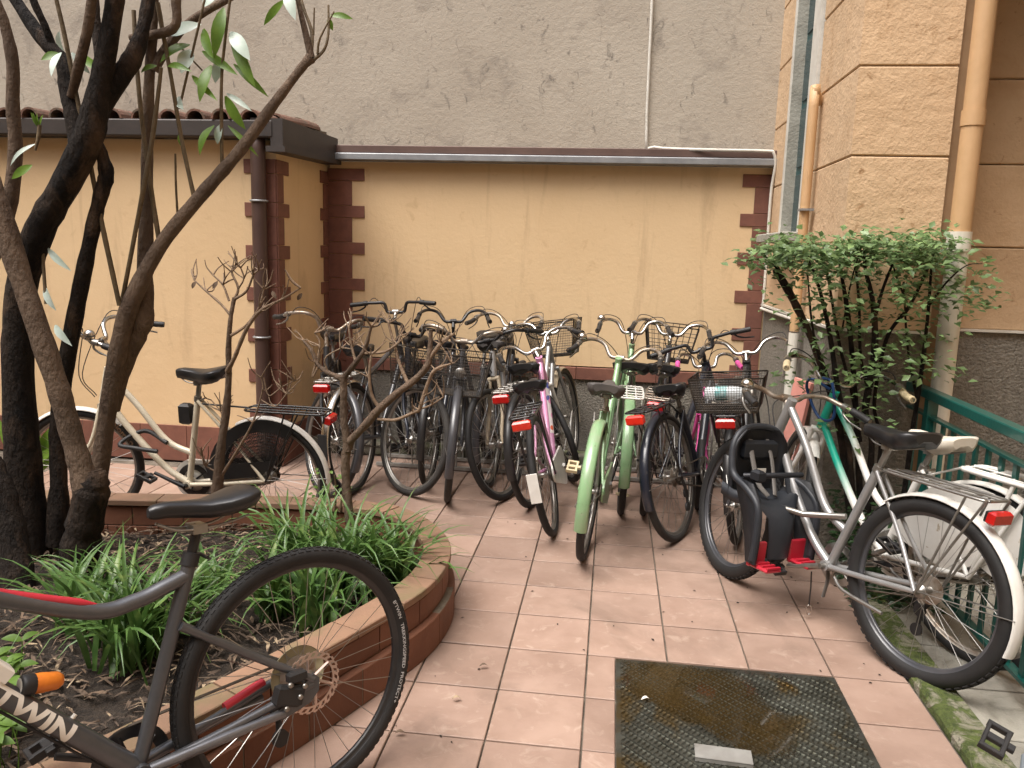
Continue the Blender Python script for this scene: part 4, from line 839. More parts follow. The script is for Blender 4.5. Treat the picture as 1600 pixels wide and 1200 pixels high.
tv, tf = text_mesh("B'TWIN   TREKKINGSPEED  PROTECT+", .0155, .0003); mb = MB(); a_ = .022; rr = R-a_; vs = []
for x, y, z in tv:
    rho = rr-.008+y*.9; yy = math.sqrt(max(1e-8, a_*a_-(rho-rr)**2))*.98+.0009; phi = R_(24)-x*1.2/rr; vs.append((-rho*math.cos(phi), yy, R+rho*math.sin(phi)))
mb.add(vs, tf); mb.build('tyre_lettering', pm('tyre_print', (.42, .42, .42), rough=.7), o)
# disc rotor with slots, caliper, drop-out plate, spoke guard
ro = MB(); n = 48; yy = .052
for i in range(n):
    t0, t1 = 2*math.pi*i/n, 2*math.pi*(i+1)/n
    def P_(r, t, y): return (r*math.cos(t), y, R+r*math.sin(t))
    ww = .004*(1 if i % 2 else -1)
    for r0, r1 in ((.064, .069), (.0785, .082+ww*.4)):
        ro.add([P_(r0, t0, yy), P_(r0, t1, yy), P_(r1, t1, yy), P_(r1, t0, yy), P_(r0, t0, yy-.002), P_(r0, t1, yy-.002), P_(r1, t1, yy-.002), P_(r1, t0, yy-.002)], [(0, 1, 2, 3), (7, 6, 5, 4), (0, 4, 5, 1), (1, 5, 6, 2), (2, 6, 7, 3), (3, 7, 4, 0)])
    if i % 2: ro.add([P_(.069, t0, yy), P_(.069, t1, yy), P_(.0785, t1+.1, yy), P_(.0785, t0+.1, yy)], [(0, 1, 2, 3)])
for i in range(6): t = i*math.pi/3; ro.tube([(.02*math.cos(t), yy-.001, R+.02*math.sin(t)), (.066*math.cos(t+.4), yy-.001, R+.066*math.sin(t+.4))], .004, 4)
ro.build('brake_disc', pm('disc_steel', (.62, .47, .4), rough=.3, metal=.8), o)
ca = MB(); ca.box((.075, .062, R-.005), (.075, .03, .055), Matrix.Rotation(R_(-20), 3, 'Y'), bev=.008); ca.box((.05, .066, R+.04), (.05, .024, .03), bev=.006)
co = ca.build('brake_caliper', M_blkp, o); bo = MB()
for x, z in ((.05, -.012), (.09, -.03), (.075, .028), (.035, .012)): bo.lathe([(0, .004), (.007, .003), (.007, -.004)], 10, Matrix.Translation((x, .08, R+z)) @ AXY.inverted())
bo.build('bolt', M_alu, co)
MB().prism([(-.012, R-.02), (.015, R-.045), (.10, R-.062), (.115, R-.04), (.03, R+.01), (.0, R+.03), (-.016, R+.012)], .058, .066, ax=1).build('dropout', M_gun, o)
MB().lathe([(.02, 0), (.078, .006), (.08, 0)], 32, Matrix.Translation((0, -.022, R)) @ AXY).build('spoke_guard', pm('yellowed_plastic', (.42, .38, .24), rough=.5), o)
for s, m_ in ((1, M_gunl), (-1, M_gunl)):
    MB().tube(spl([BB+(-.02, s*.026, .002), (.22, s*.052, BB[2]*.55+R*.45-.012), (.09, s*.063, R-.045)], 5), [.014]*6+[.012]*5, 10).build('chain_stay', m_, o)
MB().tube([(.20, -.046, BB[2]*.52+R*.48+.012), (.085, -.056, R-.0)], .0125, 10).build('chain_stay_accent', M_redp, o)
SDT = np.array([-math.cos(R_(71)), 0, math.sin(R_(71))]); qq = BB+SDT*.455
sp_ = spl([qq+(.20, 0, -.027), q['HL']*.7+qq*.3+(0, 0, .038), q['HL']+q['ax']*.125], 6)
MB().tube([p+np.array([0, .0, .0092]) for p in sp_], [.004]+[.0112]*(len(sp_)-1), 10).build('top_tube_stripe', M_redp, o)
MB().tube([p+up*-.029+np.array([0, .004, 0]) for p in (A_+d*.06, BB-d*.05)], .0035, 6).build('gear_cable', M_blkp, o)
lb = o.matrix_basis @ Vector(A_+d*(Lt-.335)+up*.046)
Ml = Matrix.Translation(lb) @ Vector((-.55, -.8, .22)).to_track_quat('Z', 'Y').to_matrix().to_4x4()
lm = thing('bicycle_lamp', 'small round lamp with orange body on the dark grey bicycle frame', 'lamp')
MB().lathe([(0, .03), (.017, .03), (.0215, .027), (.0225, .02), (.0225, .004), (.02, 0)], 20, Ml).build('lamp_head', M_blkp, lm); MB().lathe([(0, .0315), (.0165, .031)], 20, Ml).build('lens', M_dec, lm)
MB().lathe([(.021, .004), (.022, -.01), (.019, -.045), (.012, -.055), (0, -.056)], 16, Ml).build('lamp_body', pm('orange_plastic', (.75, .22, .02), (.62, .16, .015), scale=20, rough=.4), lm)
wb_ = MB().box((0, 0, 0), (.13, .05, .034), Matrix(((d[0], 0, up[0]), (d[1], 1, up[1]), (d[2], 0, up[2]))), bev=.004); wo = wb_.build('bracket_block', M_dec, o, Matrix.Translation(Vector(A_+d*(Lt-.46)+up*.034)))
for k in (.215, .29): MB().tube([A_+d*(Lt-k)+up*.02, A_+d*(Lt-k)+up*.034], .005, 6).build('bolt', M_dec, o)
MB().tube([q['SC']-SDT*.02, q['SC']+SDT*.012], .0215, 14).build('seat_collar', M_blkp, o)

# -- cord with a carabiner hanging from the silver bicycle
kc = thing('carabiner_cord', 'short black cord with a steel carabiner hanging below the silver bicycle', 'cord')
a_, b_2 = at(1268, 893, -1.33), at(1264, 945, -1.33)
MB().tube([a_, (a_+b_2)/2+np.array([.002, 0, 0]), b_2], .003, 6).build('cord', M_blkp, kc)
cpt = [(0, 0), (.010, -.006), (.012, -.022), (.006, -.042), (-.003, -.044), (-.011, -.020), (-.007, -.004)]
MB().tube([b_2+np.array([x, 0, z]) for x, z in cpt], .0025, 6, closed=True).build('carabiner', M_chr, kc)
# ================================================================== TREE IN THE PLANTER
M_bkd = pm('dark_wet_bark', (.026, .018, .013), (.008, .0065, .006), scale=10, rough=.9, spec=.25, bump=1, bscale=45, bdist=.035, bdetail=8, stretch=(1, 1, .45), c3=(.085, .055, .036), s3=6, lo3=.52, hi3=.68)
M_bkb = pm('brown_bark', (.155, .108, .075), (.098, .068, .048), scale=12, rough=.88, spec=.3, bump=.9, bscale=60, bdist=.02, bdetail=8, stretch=(1, 1, .5), c3=(.055, .034, .023), s3=7, lo3=.55, hi3=.7)
M_sht = pm('olive_shoot', (.15, .105, .055), (.1, .072, .038), scale=20, rough=.7, bump=.3)
M_twig = pm('pale_bare_twig', (.25, .175, .115), (.17, .115, .075), scale=25, rough=.85, bump=.4)
M_leaf = pm('glossy_leaf', (.16, .28, .04), (.11, .21, .03), scale=18, rough=.38, trans=.35, rand=.15)
M_leafs = pm('silvery_leaf_back', (.55, .64, .58), (.45, .56, .48), scale=20, rough=.42, trans=.2, rand=.08)
tr = thing('multi_stem_tree', 'multi-stemmed dark tree with long narrow leaves in the planter', 'tree')
def limb(nm, pts, mat, n=12, kn=.06, parent=None, sub=5):
    # pts: (photo x, photo y, Y, diameter in photo pixels)
    P = [at(x, y, Y) for x, y, Y, d in pts]; dd = [np.dot(p-CPOS, CF) for p in P]; r = [max(.0016, d*(.8 if (parent is None) else 1)*D/CAM_F/2) for (x, y, Y, d), D in zip(pts, dd)]
    S = spl([tuple(p)+(q,) for p, q in zip(P, r)], sub); pr = [s[3]*(1+rng.uniform(-kn, kn)) for s in S]
    return MB().tube([s[:3] for s in S], pr, n).build(nm, mat, parent or tr)
y0 = -1.60
limb('trunk', [(46, 905, -1.52, 92), (44, 800, -1.53, 70), (34, 690, -1.55, 62), (28, 560, -1.57, 58), (34, 450, -1.58, 55), (62, 360, -1.6, 55), (104, 285, -1.62, 53), (138, 215, -1.64, 54), (150, 165, -1.65, 50), (165, 90, -1.67, 38), (180, 0, -1.7, 36), (186, -60, -1.72, 32)], M_bkd, 16)
limb('branch', [(128, 250, -1.63, 40), (116, 190, -1.62, 32), (105, 140, -1.6, 30), (97, 95, -1.58, 27), (70, 66, -1.57, 27), (44, 30, -1.55, 24), (18, -10, -1.53, 22)], M_bkd)
limb('branch', [(84, 78, -1.57, 16), (70, 40, -1.6, 14), (52, 0, -1.62, 14), (44, -40, -1.64, 12)], M_bkd, 8)
limb('branch', [(112, 150, -1.62, 18), (124, 100, -1.68, 20), (138, 40, -1.72, 20), (148, -40, -1.76, 18)], M_bkb, 10)
limb('branch', [(140, 195, -1.64, 44), (172, 140, -1.62, 42), (205, 95, -1.6, 38), (222, 50, -1.58, 26), (232, 0, -1.56, 25), (240, -50, -1.55, 22)], M_bkd, 14)
limb('branch', [(158, 110, -1.66, 20), (152, 60, -1.62, 19), (146, 0, -1.6, 20), (142, -50, -1.58, 18)], M_bkd, 10)
limb('branch', [(-20, 420, -1.3, 30), (12, 330, -1.32, 30), (24, 240, -1.34, 26), (20, 165, -1.36, 25), (20, 100, -1.38, 24), (8, 40, -1.4, 20), (-6, 0, -1.42, 16)], M_bkb)
limb('stem', [(-30, 250, -1.78, 40), (0, 330, -1.78, 42), (28, 420, -1.77, 41), (62, 520, -1.76, 41), (92, 610, -1.74, 40), (112, 680, -1.72, 41), (128, 735, -1.71, 46), (140, 775, -1.7, 58)], M_bkb, 14)
limb('trunk', [(118, 935, -1.66, 74), (124, 870, -1.68, 70), (132, 820, -1.69, 66), (142, 775, -1.7, 66), (148, 748, -1.7, 52), (146, 735, -1.7, 30)], M_bkd, 14, .1)
limb('stem', [(88, 850, -1.5, 42), (92, 760, -1.5, 34), (90, 680, -1.5, 31), (100, 590, -1.52, 29), (118, 490, -1.53, 32), (138, 390, -1.55, 28), (156, 310, -1.57, 27), (166, 275, -1.58, 30), (160, 245, -1.59, 24), (146, 210, -1.6, 22), (134, 180, -1.62, 20)], M_bkd, 12, .09)
limb('stem', [(146, 830, -1.45, 34), (158, 720, -1.46, 32), (172, 620, -1.47, 33), (186, 540, -1.48, 34), (206, 470, -1.48, 33), (250, 385, -1.46, 27), (310, 310, -1.43, 26), (375, 235, -1.4, 23), (430, 160, -1.37, 20), (472, 105, -1.35, 17), (486, 90, -1.34, 22)], M_bkb, 14)
limb('stem', [(176, 640, -1.43, 26), (192, 575, -1.42, 34), (212, 525, -1.42, 40), (224, 490, -1.42, 40), (226, 430, -1.43, 30), (229, 330, -1.44, 25), (230, 230, -1.45, 22), (233, 130, -1.46, 21), (238, 60, -1.47, 19), (242, -20, -1.48, 17)], M_bkb, 14, .08)
limb('branch', [(240, 110, -1.46, 20), (262, 72, -1.45, 19), (300, 32, -1.43, 15), (350, 2, -1.4, 14), (380, -15, -1.38, 12)], M_bkb, 10)
limb('branch', [(205, 60, -1.5, 16), (270, 45, -1.52, 18), (275, 0, -1.53, 19), (276, -40, -1.54, 18)], M_bkb, 10)
limb('trunk', [(20, 1010, -1.95, 60), (25, 930, -1.9, 66), (20, 860, -1.85, 60), (2, 780, -1.82, 56), (-20, 720, -1.8, 50)], M_bkd, 14, .1)
for pts in ([(187, 477, -1.5, 10), (160, 352, -1.56, 10), (140, 250, -1.6, 9.5), (118, 140, -1.63, 9), (100, 50, -1.66, 9), (86, -10, -1.68, 8)], [(250, 384, -1.45, 10), (237, 300, -1.48, 9), (222, 190, -1.5, 9), (213, 90, -1.52, 8.5), (209, 16, -1.53, 8.5)],
            [(190, 475, -1.47, 9), (212, 360, -1.5, 9), (236, 230, -1.53, 9.5), (248, 140, -1.55, 8), (252, 105, -1.56, 7)], [(304, 312, -1.43, 9), (284, 220, -1.46, 8.5), (268, 125, -1.49, 8), (256, 60, -1.5, 9), (246, 4, -1.51, 10)],
            [(347, 262, -1.41, 7), (346, 133, -1.44, 6.5), (352, 60, -1.46, 6), (362, -20, -1.48, 5.5)], [(280, 170, -1.44, 5), (300, 85, -1.46, 5), (318, 8, -1.48, 4.5), (326, -30, -1.49, 4)], [(278, 345, -1.41, 5), (275, 290, -1.43, 4.5), (274, 240, -1.44, 4)],
            [(72, 475, -1.62, 7), (67, 400, -1.6, 6.5), (66, 320, -1.58, 6)], [(240, 60, -1.46, 4), (262, 55, -1.44, 4), (316, 110, -1.4, 3)], [(486, 90, -1.34, 15), (478, 55, -1.35, 13), (465, 0, -1.36, 9), (460, -30, -1.36, 8)], [(486, 88, -1.34, 9), (487, 50, -1.32, 7), (475, 15, -1.31, 6), (466, -20, -1.3, 5)],
            [(488, 95, -1.34, 8), (506, 78, -1.33, 6), (513, 52, -1.32, 5), (513, 8, -1.31, 4)], [(496, 85, -1.34, 5), (500, 60, -1.35, 4), (522, 18, -1.36, 3)], [(490, 55, -1.35, 3.5), (491, 12, -1.36, 3)], [(55, 235, -1.57, 5), (60, 215, -1.57, 8), (62, 195, -1.57, 8)]):
    limb('shoot', pts, M_sht if pts[0][3] < 11 else M_bkb, 7, .05)
def leaf_mesh(p0, p1, wd, nrm, sag, mat, nm='leaf', parent=None, seg=6, fold=.25):
    p0, p1 = np.array(p0), np.array(p1); d = p1-p0; L = np.linalg.norm(d); d /= L; s = np.cross(d, nrm); s /= np.linalg.norm(s)+1e-9; n = np.cross(s, d); vs = []; fs = []
    for i in range(seg+1):
        t = i/seg; wv = wd*(math.sin(math.pi*min(1, t*.97+.03))**.8)/2*(1.15-.3*t); c = p0+d*L*t+n*sag*L*math.sin(math.pi*t)
        vs += [c-s*wv+n*fold*wv, c, c+s*wv+n*fold*wv]
    for i in range(seg): a = i*3; fs += [(a, a+1, a+4, a+3), (a+1, a+2, a+5, a+4)]
    return MB().add(vs, fs, True).build(nm, mat, parent or tr)
LV = [(318, 10, 343, -12, 1, 20, -1.46), (268, 55, 315, 38, 1, 22, -1.47), (100, 80, 93, 48, 1, 14, -1.64), (93, 84, 64, 94, 0, 14, -1.63), (96, 82, 80, 120, 1, 13, -1.65), (112, 82, 141, 116, 1, 12, -1.62), (122, 84, 170, 120, 0, 13, -1.6),
      (350, 12, 335, 92, 0, 20, -1.46), (318, 45, 333, 92, 0, 17, -1.45), (298, 78, 283, 115, 1, 24, -1.44), (297, 70, 250, 98, 0, 22, -1.46), (360, 50, 391, 95, 1, 22, -1.45), (362, 60, 400, 138, 0, 18, -1.44), (316, 80, 372, 118, 0, 14, -1.43),
      (345, 95, 336, 130, 1, 18, -1.42), (330, 102, 312, 160, 0, 18, -1.45), (300, 118, 340, 158, 0, 11, -1.44), (365, 100, 420, 152, 0, 12, -1.42), (345, 194, 340, 226, 1, 15, -1.42), (335, 196, 312, 243, 0, 17, -1.43), (352, 150, 384, 203, 0, 17, -1.42),
      (354, 146, 394, 174, 1, 9, -1.41), (356, 196, 404, 245, 0, 8, -1.4), (444, 0, 412, 40, 0, 12, -1.36), (450, -20, 462, 32, 1, 20, -1.35), (516, 24, 552, 30, 0, 10, -1.32), (513, 28, 520, 48, 0, 9, -1.31), (245, 103, 220, 114, 0, 11, -1.55),
      (262, 103, 300, 112, 0, 11, -1.5), (50, 258, 18, 280, 0, 13, -1.58), (55, 225, 16, 260, 1, 8, -1.57), (95, 265, 124, 297, 0, 11, -1.6), (72, 300, 78, 340, 0, 12, -1.6), (75, 388, 112, 424, 1, 11, -1.6), (70, 447, 88, 486, 1, 12, -1.6), (86, 508, 113, 541, 1, 12, -1.62), (283, 205, 284, 230, 0, 9, -1.43), (278, 152, 287, 172, 1, 14, -1.44)]
for x0, yy0, x1, yy1, sv, wd, Y in LV:
    a = at(x0, yy0, Y); b = at(x1, yy1, Y+rng.uniform(-.06, .03)); D = np.dot(a-CPOS, CF)
    n = np.array([rng.uniform(-.35, .35), -1+rng.uniform(-.2, .2), rng.uniform(0, .6)]); leaf_mesh(a, b, wd*D/CAM_F, n, rng.uniform(.04, .13), M_leafs if sv else M_leaf)
for k in range(9):
    a = at(61, 200, -1.57); t = rng.uniform(-.6, .6); leaf_mesh(a, a+np.array([.03*math.sin(t*2), rng.uniform(-.03, .01), .045+.015*rng.random()]), .011, np.array([0, -1, .2]), .05, M_leaf)

# ================================================================== BARE SHRUBS
def shrub(nm, label, limbs, Yb, seed, leaves=()):
    s = thing(nm, label, 'shrub'); r_ = random.Random(seed)
    for i, pts in enumerate(limbs):
        q = [(x, y, Yb+dy, d*.78) for x, y, dy, d in pts]; limb('stem' if i == 0 else 'branch', q, M_bkb if q[0][3] > 9 else M_twig, 9 if q[0][3] > 6 else 6, .09, s)
        tip = q[-1]
        for k in range(7 if q[0][3] < 11 else 0):
            a = r_.choice(q[len(q)//2:]); e = (a[0]+r_.uniform(-26, 26), a[1]-r_.uniform(8, 34), a[2]+r_.uniform(-.08, .08), 1.3); mid = ((a[0]+e[0])/2+r_.uniform(-4, 4), (a[1]+e[1])/2+r_.uniform(-3, 5), (a[2]+e[2])/2, 1.9)
            limb('twig', [(a[0], a[1], a[2], 2.6), mid, e], M_twig, 5, .1, s, 3)
    for x, y, wd in leaves:
        a = at(x, y, Yb); leaf_mesh(a, a+np.array([r_.uniform(-.03, .03), r_.uniform(-.03, .02), -.035]), .02, np.array([r_.uniform(-.5, .5), -1, .3]), .1, M_litter, 'dry_leaf', s)
    return s
shrub('bare_shrub', 'slender leafless shrub in front of the cream bicycle', [
    [(336, 815, 0, 26), (340, 760, 0, 24), (345, 700, 0, 17), (353, 645, .01, 16), (357, 595, .01, 13), (357, 545, .02, 11), (360, 500, .02, 9), (366, 465, .03, 8)],
    [(355, 580, 0, 10), (366, 560, -.03, 9), (385, 515, -.05, 8), (408, 485, -.07, 7), (440, 468, -.09, 5), (470, 450, -.1, 3)], [(360, 525, 0, 7), (385, 508, .05, 5), (405, 480, .07, 5), (412, 452, .08, 3)],
    [(366, 470, .03, 7), (372, 450, .03, 5), (362, 425, .04, 4), (368, 415, .04, 3)], [(366, 468, .03, 6), (385, 455, 0, 5), (396, 430, -.02, 4), (404, 422, -.02, 3)], [(362, 495, .02, 5), (345, 475, .05, 5), (322, 455, .07, 4), (304, 438, .08, 3)],
    [(358, 470, .03, 5), (348, 445, .05, 4), (333, 430, .06, 3)], [(372, 452, .03, 4), (381, 435, .02, 3), (376, 418, .02, 3)], [(345, 745, 0, 6), (370, 705, -.04, 5), (395, 660, -.06, 4), (410, 610, -.07, 3), (408, 590, -.07, 2.5)], [(408, 625, -.07, 3), (430, 635, -.08, 3), (448, 615, -.09, 2.5)],
    [(352, 660, 0, 4), (344, 642, .02, 3), (330, 625, .03, 2.5)], [(412, 590, -.07, 3), (420, 618, -.07, 3), (440, 605, -.08, 3), (460, 595, -.08, 2)], [(340, 738, 0, 4), (322, 728, .02, 3), (314, 712, .03, 2.5)]], -.98, 3, [(306, 440, 1), (340, 440, 1), (472, 458, 1), (425, 455, 1)])
shrub('bare_shrub', 'stubby pruned shrub with thick forked twigs in front of the bicycle row', [
    [(568, 905, 0, 19), (556, 860, 0, 20), (548, 820, 0, 19), (541, 760, .01, 18), (540, 715, .01, 18), (546, 690, .01, 20)],
    [(543, 705, 0, 16), (537, 650, 0, 14), (537, 610, 0, 15), (536, 588, .0, 16)], [(536, 592, 0, 12), (512, 582, .03, 10), (496, 568, .05, 9), (487, 548, .06, 8), (474, 532, .08, 5)], [(537, 590, 0, 12), (556, 566, -.03, 11), (570, 545, -.04, 9), (580, 510, -.05, 6)],
    [(546, 690, 0, 17), (570, 665, -.03, 16), (590, 642, -.05, 17), (620, 615, -.07, 15), (650, 592, -.08, 14), (668, 570, -.09, 14), (672, 540, -.09, 10), (673, 515, -.09, 8)], [(668, 565, -.09, 9), (688, 538, -.1, 8), (708, 522, -.11, 6)], [(640, 605, -.07, 8), (625, 570, -.05, 7), (615, 535, -.04, 6), (607, 505, -.04, 5)],
    [(655, 640, -.09, 8), (668, 600, -.1, 7), (680, 578, -.11, 7), (706, 568, -.12, 4)], [(596, 642, -.05, 9), (582, 620, -.06, 7), (577, 590, -.07, 6), (580, 555, -.07, 5)], [(590, 655, -.05, 7), (618, 656, -.07, 7), (645, 645, -.08, 7), (655, 640, -.09, 7), (662, 620, -.1, 5)],
    [(556, 566, -.03, 6), (549, 540, -.02, 5), (545, 512, -.02, 4)], [(570, 552, -.04, 6), (600, 550, -.05, 6), (620, 538, -.06, 5), (626, 525, -.06, 4)], [(498, 572, .05, 5), (488, 588, .05, 4), (500, 540, .06, 4), (492, 520, .06, 3)], [(512, 582, .03, 4), (508, 560, .02, 3.5), (532, 545, .0, 3), (548, 545, -.01, 3)], [(655, 640, -.09, 5), (675, 632, -.1, 4), (693, 620, -.1, 3)]], -1.42, 5)

# ================================================================== GRASS CLUMPS
M_gr = pm('strap_leaf_green', (.10, .19, .045), (.055, .125, .03), scale=12, rough=.4, trans=.25, c3=(.19, .27, .07), s3=9, lo3=.55, hi3=.7)
def clump(label, x, y, z, n, L, seed, spread=.06, wd=.0165, up=(50, 86)):
    r_ = np.random.default_rng(seed); mb = MB()
    for k in range(n):
        az = r_.uniform(0, 2*math.pi); el = R_(r_.uniform(*up)); ln = L*r_.uniform(.55, 1.15); w0 = wd*r_.uniform(.7, 1.25); dr = r_.uniform(.9, 2.6)/ln*.36; c = np.array([x+r_.normal()*spread, y+r_.normal()*spread, z-.01]); seg = 7; tw = r_.uniform(-.6, .6)
        st_ = ln/seg; h = np.array([math.cos(az), math.sin(az), 0]); e = el; vs = []; fs = []
        for i in range(seg+1):
            t = i/seg; d = h*math.cos(e)+np.array([0, 0, math.sin(e)]); s = np.cross(h, (0, 0, 1.0)); s = s*math.cos(tw*t)+np.cross(d, s)*math.sin(tw*t); nn = np.cross(s, d)
            wv = w0*(.75+.5*math.sin(math.pi*min(t*1.3, 1)))*(1-t**3)*.5+.0004
            vs += [c-s*wv+nn*wv*.35, c, c+s*wv+nn*wv*.35]; c = c+d*st_; e = max(R_(-75), e-dr*st_*(.35+2.2*t)*2.2)
        for i in range(seg): a = i*3; fs += [(a, a+1, a+4, a+3), (a+1, a+2, a+5, a+4)]
        mb.add(vs, fs, True)
    p = thing('grass_clump', label, 'plant', group='strap leaved clumps in the planter'); mb.build('blades', M_gr, p, kind='stuff'); return p
def gz(px, py): return atz(px, py, .11)
for i, (px, py, n, L, lab) in enumerate([(545, 925, 130, .50, 'tall strap-leaved clump around the pruned shrub foot'), (470, 905, 105, .50, 'strap-leaved clump left of the pruned shrub'), (622, 912, 75, .42, 'strap-leaved clump spilling over the curved planter rim'), (430, 960, 55, .40, 'low clump seen through the foreground wheel'),
      (205, 1030, 115, .48, 'bushy strap-leaved clump behind the foreground down tube'), (250, 985, 62, .42, 'strap-leaved clump beside the foreground seat tube'), (120, 985, 45, .44, 'arching clump in front of the dark trunk base'), (330, 930, 30, .34, 'sparse clump under the foreground saddle'), (500, 975, 70, .38, 'dense clump just inside the brick rim'), (150, 925, 26, .26, 'thin clump at the foot of the cut stump')]):
    p = gz(px, py); clump(lab, p[0], p[1], .11, n, L, 20+i, spread=.05 if n > 60 else .035)
# broad leaved weeds at the lower left
wd_ = thing('broad_leaved_weed', 'light green broad-leaved weed in the lower left corner', 'plant'); r_ = random.Random(4)
M_weed = pm('weed_leaf', (.13, .23, .035), (.09, .17, .025), scale=20, rough=.5, trans=.35, rand=.2)
for k in range(26):
    px, py = r_.uniform(-30, 50), r_.uniform(1015, 1180); b = gz(px*.6, py+40); h = r_.uniform(.05, .17); a = b+np.array([r_.uniform(-.03, .03), r_.uniform(-.03, .03), h]); 
    MB().tube(spl([b, (a+b)/2+np.array([.01, 0, .01]), a], 3), .0018, 5).build('stalk', M_weed, wd_)
    for j in range(2):
        t = r_.uniform(0, 6.28); leaf_mesh(a, a+np.array([.06*math.cos(t), .06*math.sin(t), r_.uniform(-.02, .015)]), .032, np.array([0, -.3, 1]), .1, M_weed, parent=wd_)
hp_ = thing('broad_leaved_plant', 'dark green broad-leaved plant half hidden behind the tree trunks', 'plant')
for k in range(11):
    b = np.array([-1.62, -.55, .0]) if False else at(64, 735, -.45); t = r_.uniform(-1.3, 1.3); L = r_.uniform(.26, .46)
    leaf_mesh(b, b+np.array([L*math.sin(t)*.7, r_.uniform(-.14, .02), L*math.cos(t)]), .07, np.array([math.sin(t)*.3, -1, .5]), .18, M_leaf, parent=hp_)
sg = thing('leafy_sprig', 'small leafy sprig poking up at the planter edge before the white fender', 'plant')
for k in range(3): limb('stalk', [(515+k*8, 800, -1.06, 4), (513+k*12, 765, -1.06, 3), (500+k*22, 742, -1.07, 2)], M_sht, 5, .05, sg, 3)
for k in range(34):
    a = at(r_.uniform(488, 545), r_.uniform(733, 785), -1.06+r_.uniform(-.05, .05)); t = r_.uniform(0, 6.28); leaf_mesh(a, a+np.array([.026*math.cos(t), .02*math.sin(t), r_.uniform(-.014, .014)]), .018, np.array([r_.uniform(-.4, .4), -.6, 1]), .1, M_weed, parent=sg, seg=3)

# ================================================================== CLIPPED SHRUB ON THE RIGHT
M_shl = pm('shrub_leaf', (.155, .235, .095), (.10, .17, .06), scale=9, rough=.4, trans=.3, c3=(.24, .36, .14), s3=7, lo3=.55, hi3=.65)
hd = thing('clipped_shrub', 'flat topped leafy shrub with bare dark stems before the orange wall', 'shrub')
HL_ = [[(1330, 800, 0, 26), (1318, 700, .01, 22), (1300, 620, .02, 20), (1268, 530, .03, 18), (1240, 470, .03, 20), (1212, 420, .03, 18)], [(1335, 800, 0, 16), (1325, 690, -.03, 14), (1308, 600, -.05, 14), (1296, 520, -.06, 12), (1280, 450, -.07, 8), (1262, 400, -.08, 5)],
       [(1345, 800, .03, 18), (1340, 700, .03, 15), (1335, 600, .04, 14), (1326, 500, .05, 13), (1315, 430, .06, 9), (1308, 385, .06, 5)], [(1355, 800, 0, 20), (1362, 690, -.02, 16), (1352, 640, -.02, 18), (1366, 560, -.03, 19), (1365, 480, -.04, 15), (1352, 420, -.05, 9), (1350, 385, -.05, 5)],
       [(1365, 790, .05, 12), (1376, 690, .05, 10), (1366, 630, .05, 10), (1385, 530, .02, 11), (1420, 480, 0, 10), (1445, 430, -.02, 8), (1460, 395, -.03, 5)], [(1410, 790, .06, 14), (1425, 680, .05, 13), (1440, 580, .04, 12), (1450, 490, .03, 9), (1455, 420, .02, 6)], [(1432, 620, .05, 7), (1418, 540, .06, 6), (1412, 440, .07, 5)],
       [(1345, 690, .02, 9), (1330, 610, .03, 8), (1312, 540, .05, 8), (1300, 470, .06, 7), (1290, 410, .07, 5)], [(1366, 500, -.03, 9), (1380, 450, -.06, 8), (1400, 400, -.08, 5)], [(1300, 620, .02, 8), (1280, 560, -.04, 7), (1268, 500, -.08, 6), (1262, 430, -.1, 4)],
       [(1360, 620, 0, 8), (1345, 560, .08, 8), (1342, 470, .1, 7), (1335, 400, .1, 5)], [(1450, 480, .03, 6), (1480, 440, 0, 5), (1510, 415, -.02, 3), (1535, 412, -.03, 2)], [(1240, 470, .03, 7), (1222, 430, -.03, 6), (1195, 405, -.05, 3), (1165, 408, -.06, 2)], [(1315, 520, .05, 5), (1330, 440, -.08, 4), (1345, 390, -.1, 3)], [(1420, 480, 0, 6), (1400, 430, .06, 5), (1390, 390, .08, 4)]]
for p in HL_: limb('stem', [(x, y, -.82+dy, d*.6) for x, y, dy, d in p], M_bkd, 8, .08, hd)
lf = MB(); r_ = np.random.default_rng(9)
def small_leaf(c, L, nrm, az):
    d = np.array([math.cos(az), math.sin(az)*.8, r_.normal()*.35]); d /= np.linalg.norm(d); s = np.cross(d, nrm); s /= np.linalg.norm(s)+1e-9; n = np.cross(s, d); w = L*.27
    lf.add([c, c+d*L*.45-s*w+n*w*.3, c+d*L*.5, c+d*L*.45+s*w+n*w*.3, c+d*L-n*L*.08], [(0, 1, 2), (0, 2, 3), (1, 4, 2), (2, 4, 3)], True)
cent = []
for k in range(210):
    u = r_.random(); px = 1195+u*300; top = 378+7*math.sin(px*.05)+6*math.sin(px*.021)+(18 if px > 1470 else 0)+(10 if px < 1215 else 0); cent.append((px, top+abs(r_.normal())*22, -.82+r_.normal()*.13, .055))
for k in range(60): cent.append((r_.uniform(1215, 1500), r_.uniform(420, 610), -.86+r_.normal()*.12, .05))
for k in range(18): cent.append((r_.uniform(1300, 1410), r_.uniform(450, 680), -.98+r_.normal()*.05, .05))
for k in range(10): cent.append((r_.uniform(1470, 1540), r_.uniform(405, 480), -.84+r_.normal()*.05, .04))
for k in range(7): cent.append((r_.uniform(1160, 1215), r_.uniform(395, 420), -.85+r_.normal()*.04, .035))
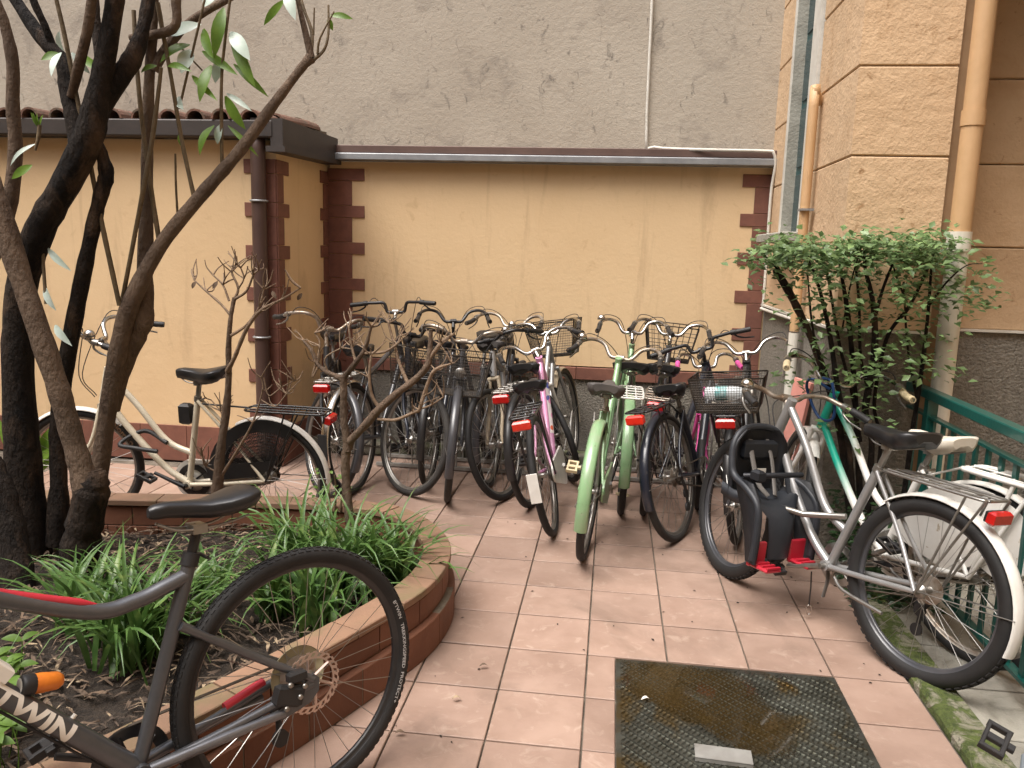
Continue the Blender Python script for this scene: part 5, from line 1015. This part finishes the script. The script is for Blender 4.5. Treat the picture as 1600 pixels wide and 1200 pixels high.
for px, py, Y, sp in cent:
    c = at(px, py, Y)
    for j in range(int(r_.integers(9, 17))):
        small_leaf(c+r_.normal(size=3)*np.array([sp, sp, sp*.55]), r_.uniform(.026, .058), np.array([r_.normal()*.35, -.3+r_.normal()*.35, 1]), r_.uniform(0, 6.28))
lf.build('foliage', M_shl, hd, kind='stuff')
gc = MB(); lf = gc
for k in range(1500):
    x, y = r_.uniform(2.05, 2.42), r_.uniform(-1.2, -.58); small_leaf(np.array([x, y, r_.random()**1.6*.42]), r_.uniform(.025, .05), np.array([r_.normal()*.5, -.5, 1]), r_.uniform(0, 6.28))
o = gc.build('ground_cover', pm('dark_ivy_leaf', (.03, .07, .022), (.018, .045, .014), scale=9, rough=.4, trans=.15), kind='stuff'); o['label'] = 'dark low ground cover leaves under the clipped shrub'; o['category'] = 'ground cover'
# ================================================================== FALLEN BITS ON THE TILES
db = MB(); r_ = np.random.default_rng(2)
for k in range(95):
    x, y = (r_.uniform(-.2, 2.0), r_.uniform(-2.6, .8)) if k < 80 else (r_.uniform(1.2, 2.0), r_.uniform(-1.5, .2)); L = r_.uniform(.003, .010); a = r_.uniform(0, 6.28)
    if inside_planter(x-.05, y): continue
    c, s = math.cos(a)*L, math.sin(a)*L; db.add([(x-c, y-s, .002), (x+s*.5, y-c*.5, .005), (x+c, y+s, .003), (x-s*.5, y+c*.5, .004)], [(0, 1, 2, 3)])
o = db.build('leaf_crumbs', M_soil, kind='stuff'); o['label'] = 'tiny dark leaf crumbs scattered on the floor tiles'; o['category'] = 'debris'
for px, py, lab in ((749, 1041, 'small dry leaf lying on the tile by the planter'), (706, 1092, 'brown crumpled leaf on the nearest tile'), (617, 1146, 'yellowish leaf lying by the foreground tyre'), (1002, 1093, 'white leaf fragment on the wet steel cover')):
    a = atz(px, py, .012); l = leaf_mesh(a, a+np.array([.03, .012, -.003]), .014, np.array([0, 0, 1]), .25, M_litter if px != 1002 else M_dec, 'fallen_leaf', tr); l.parent = None; tag(l, lab, 'leaf')
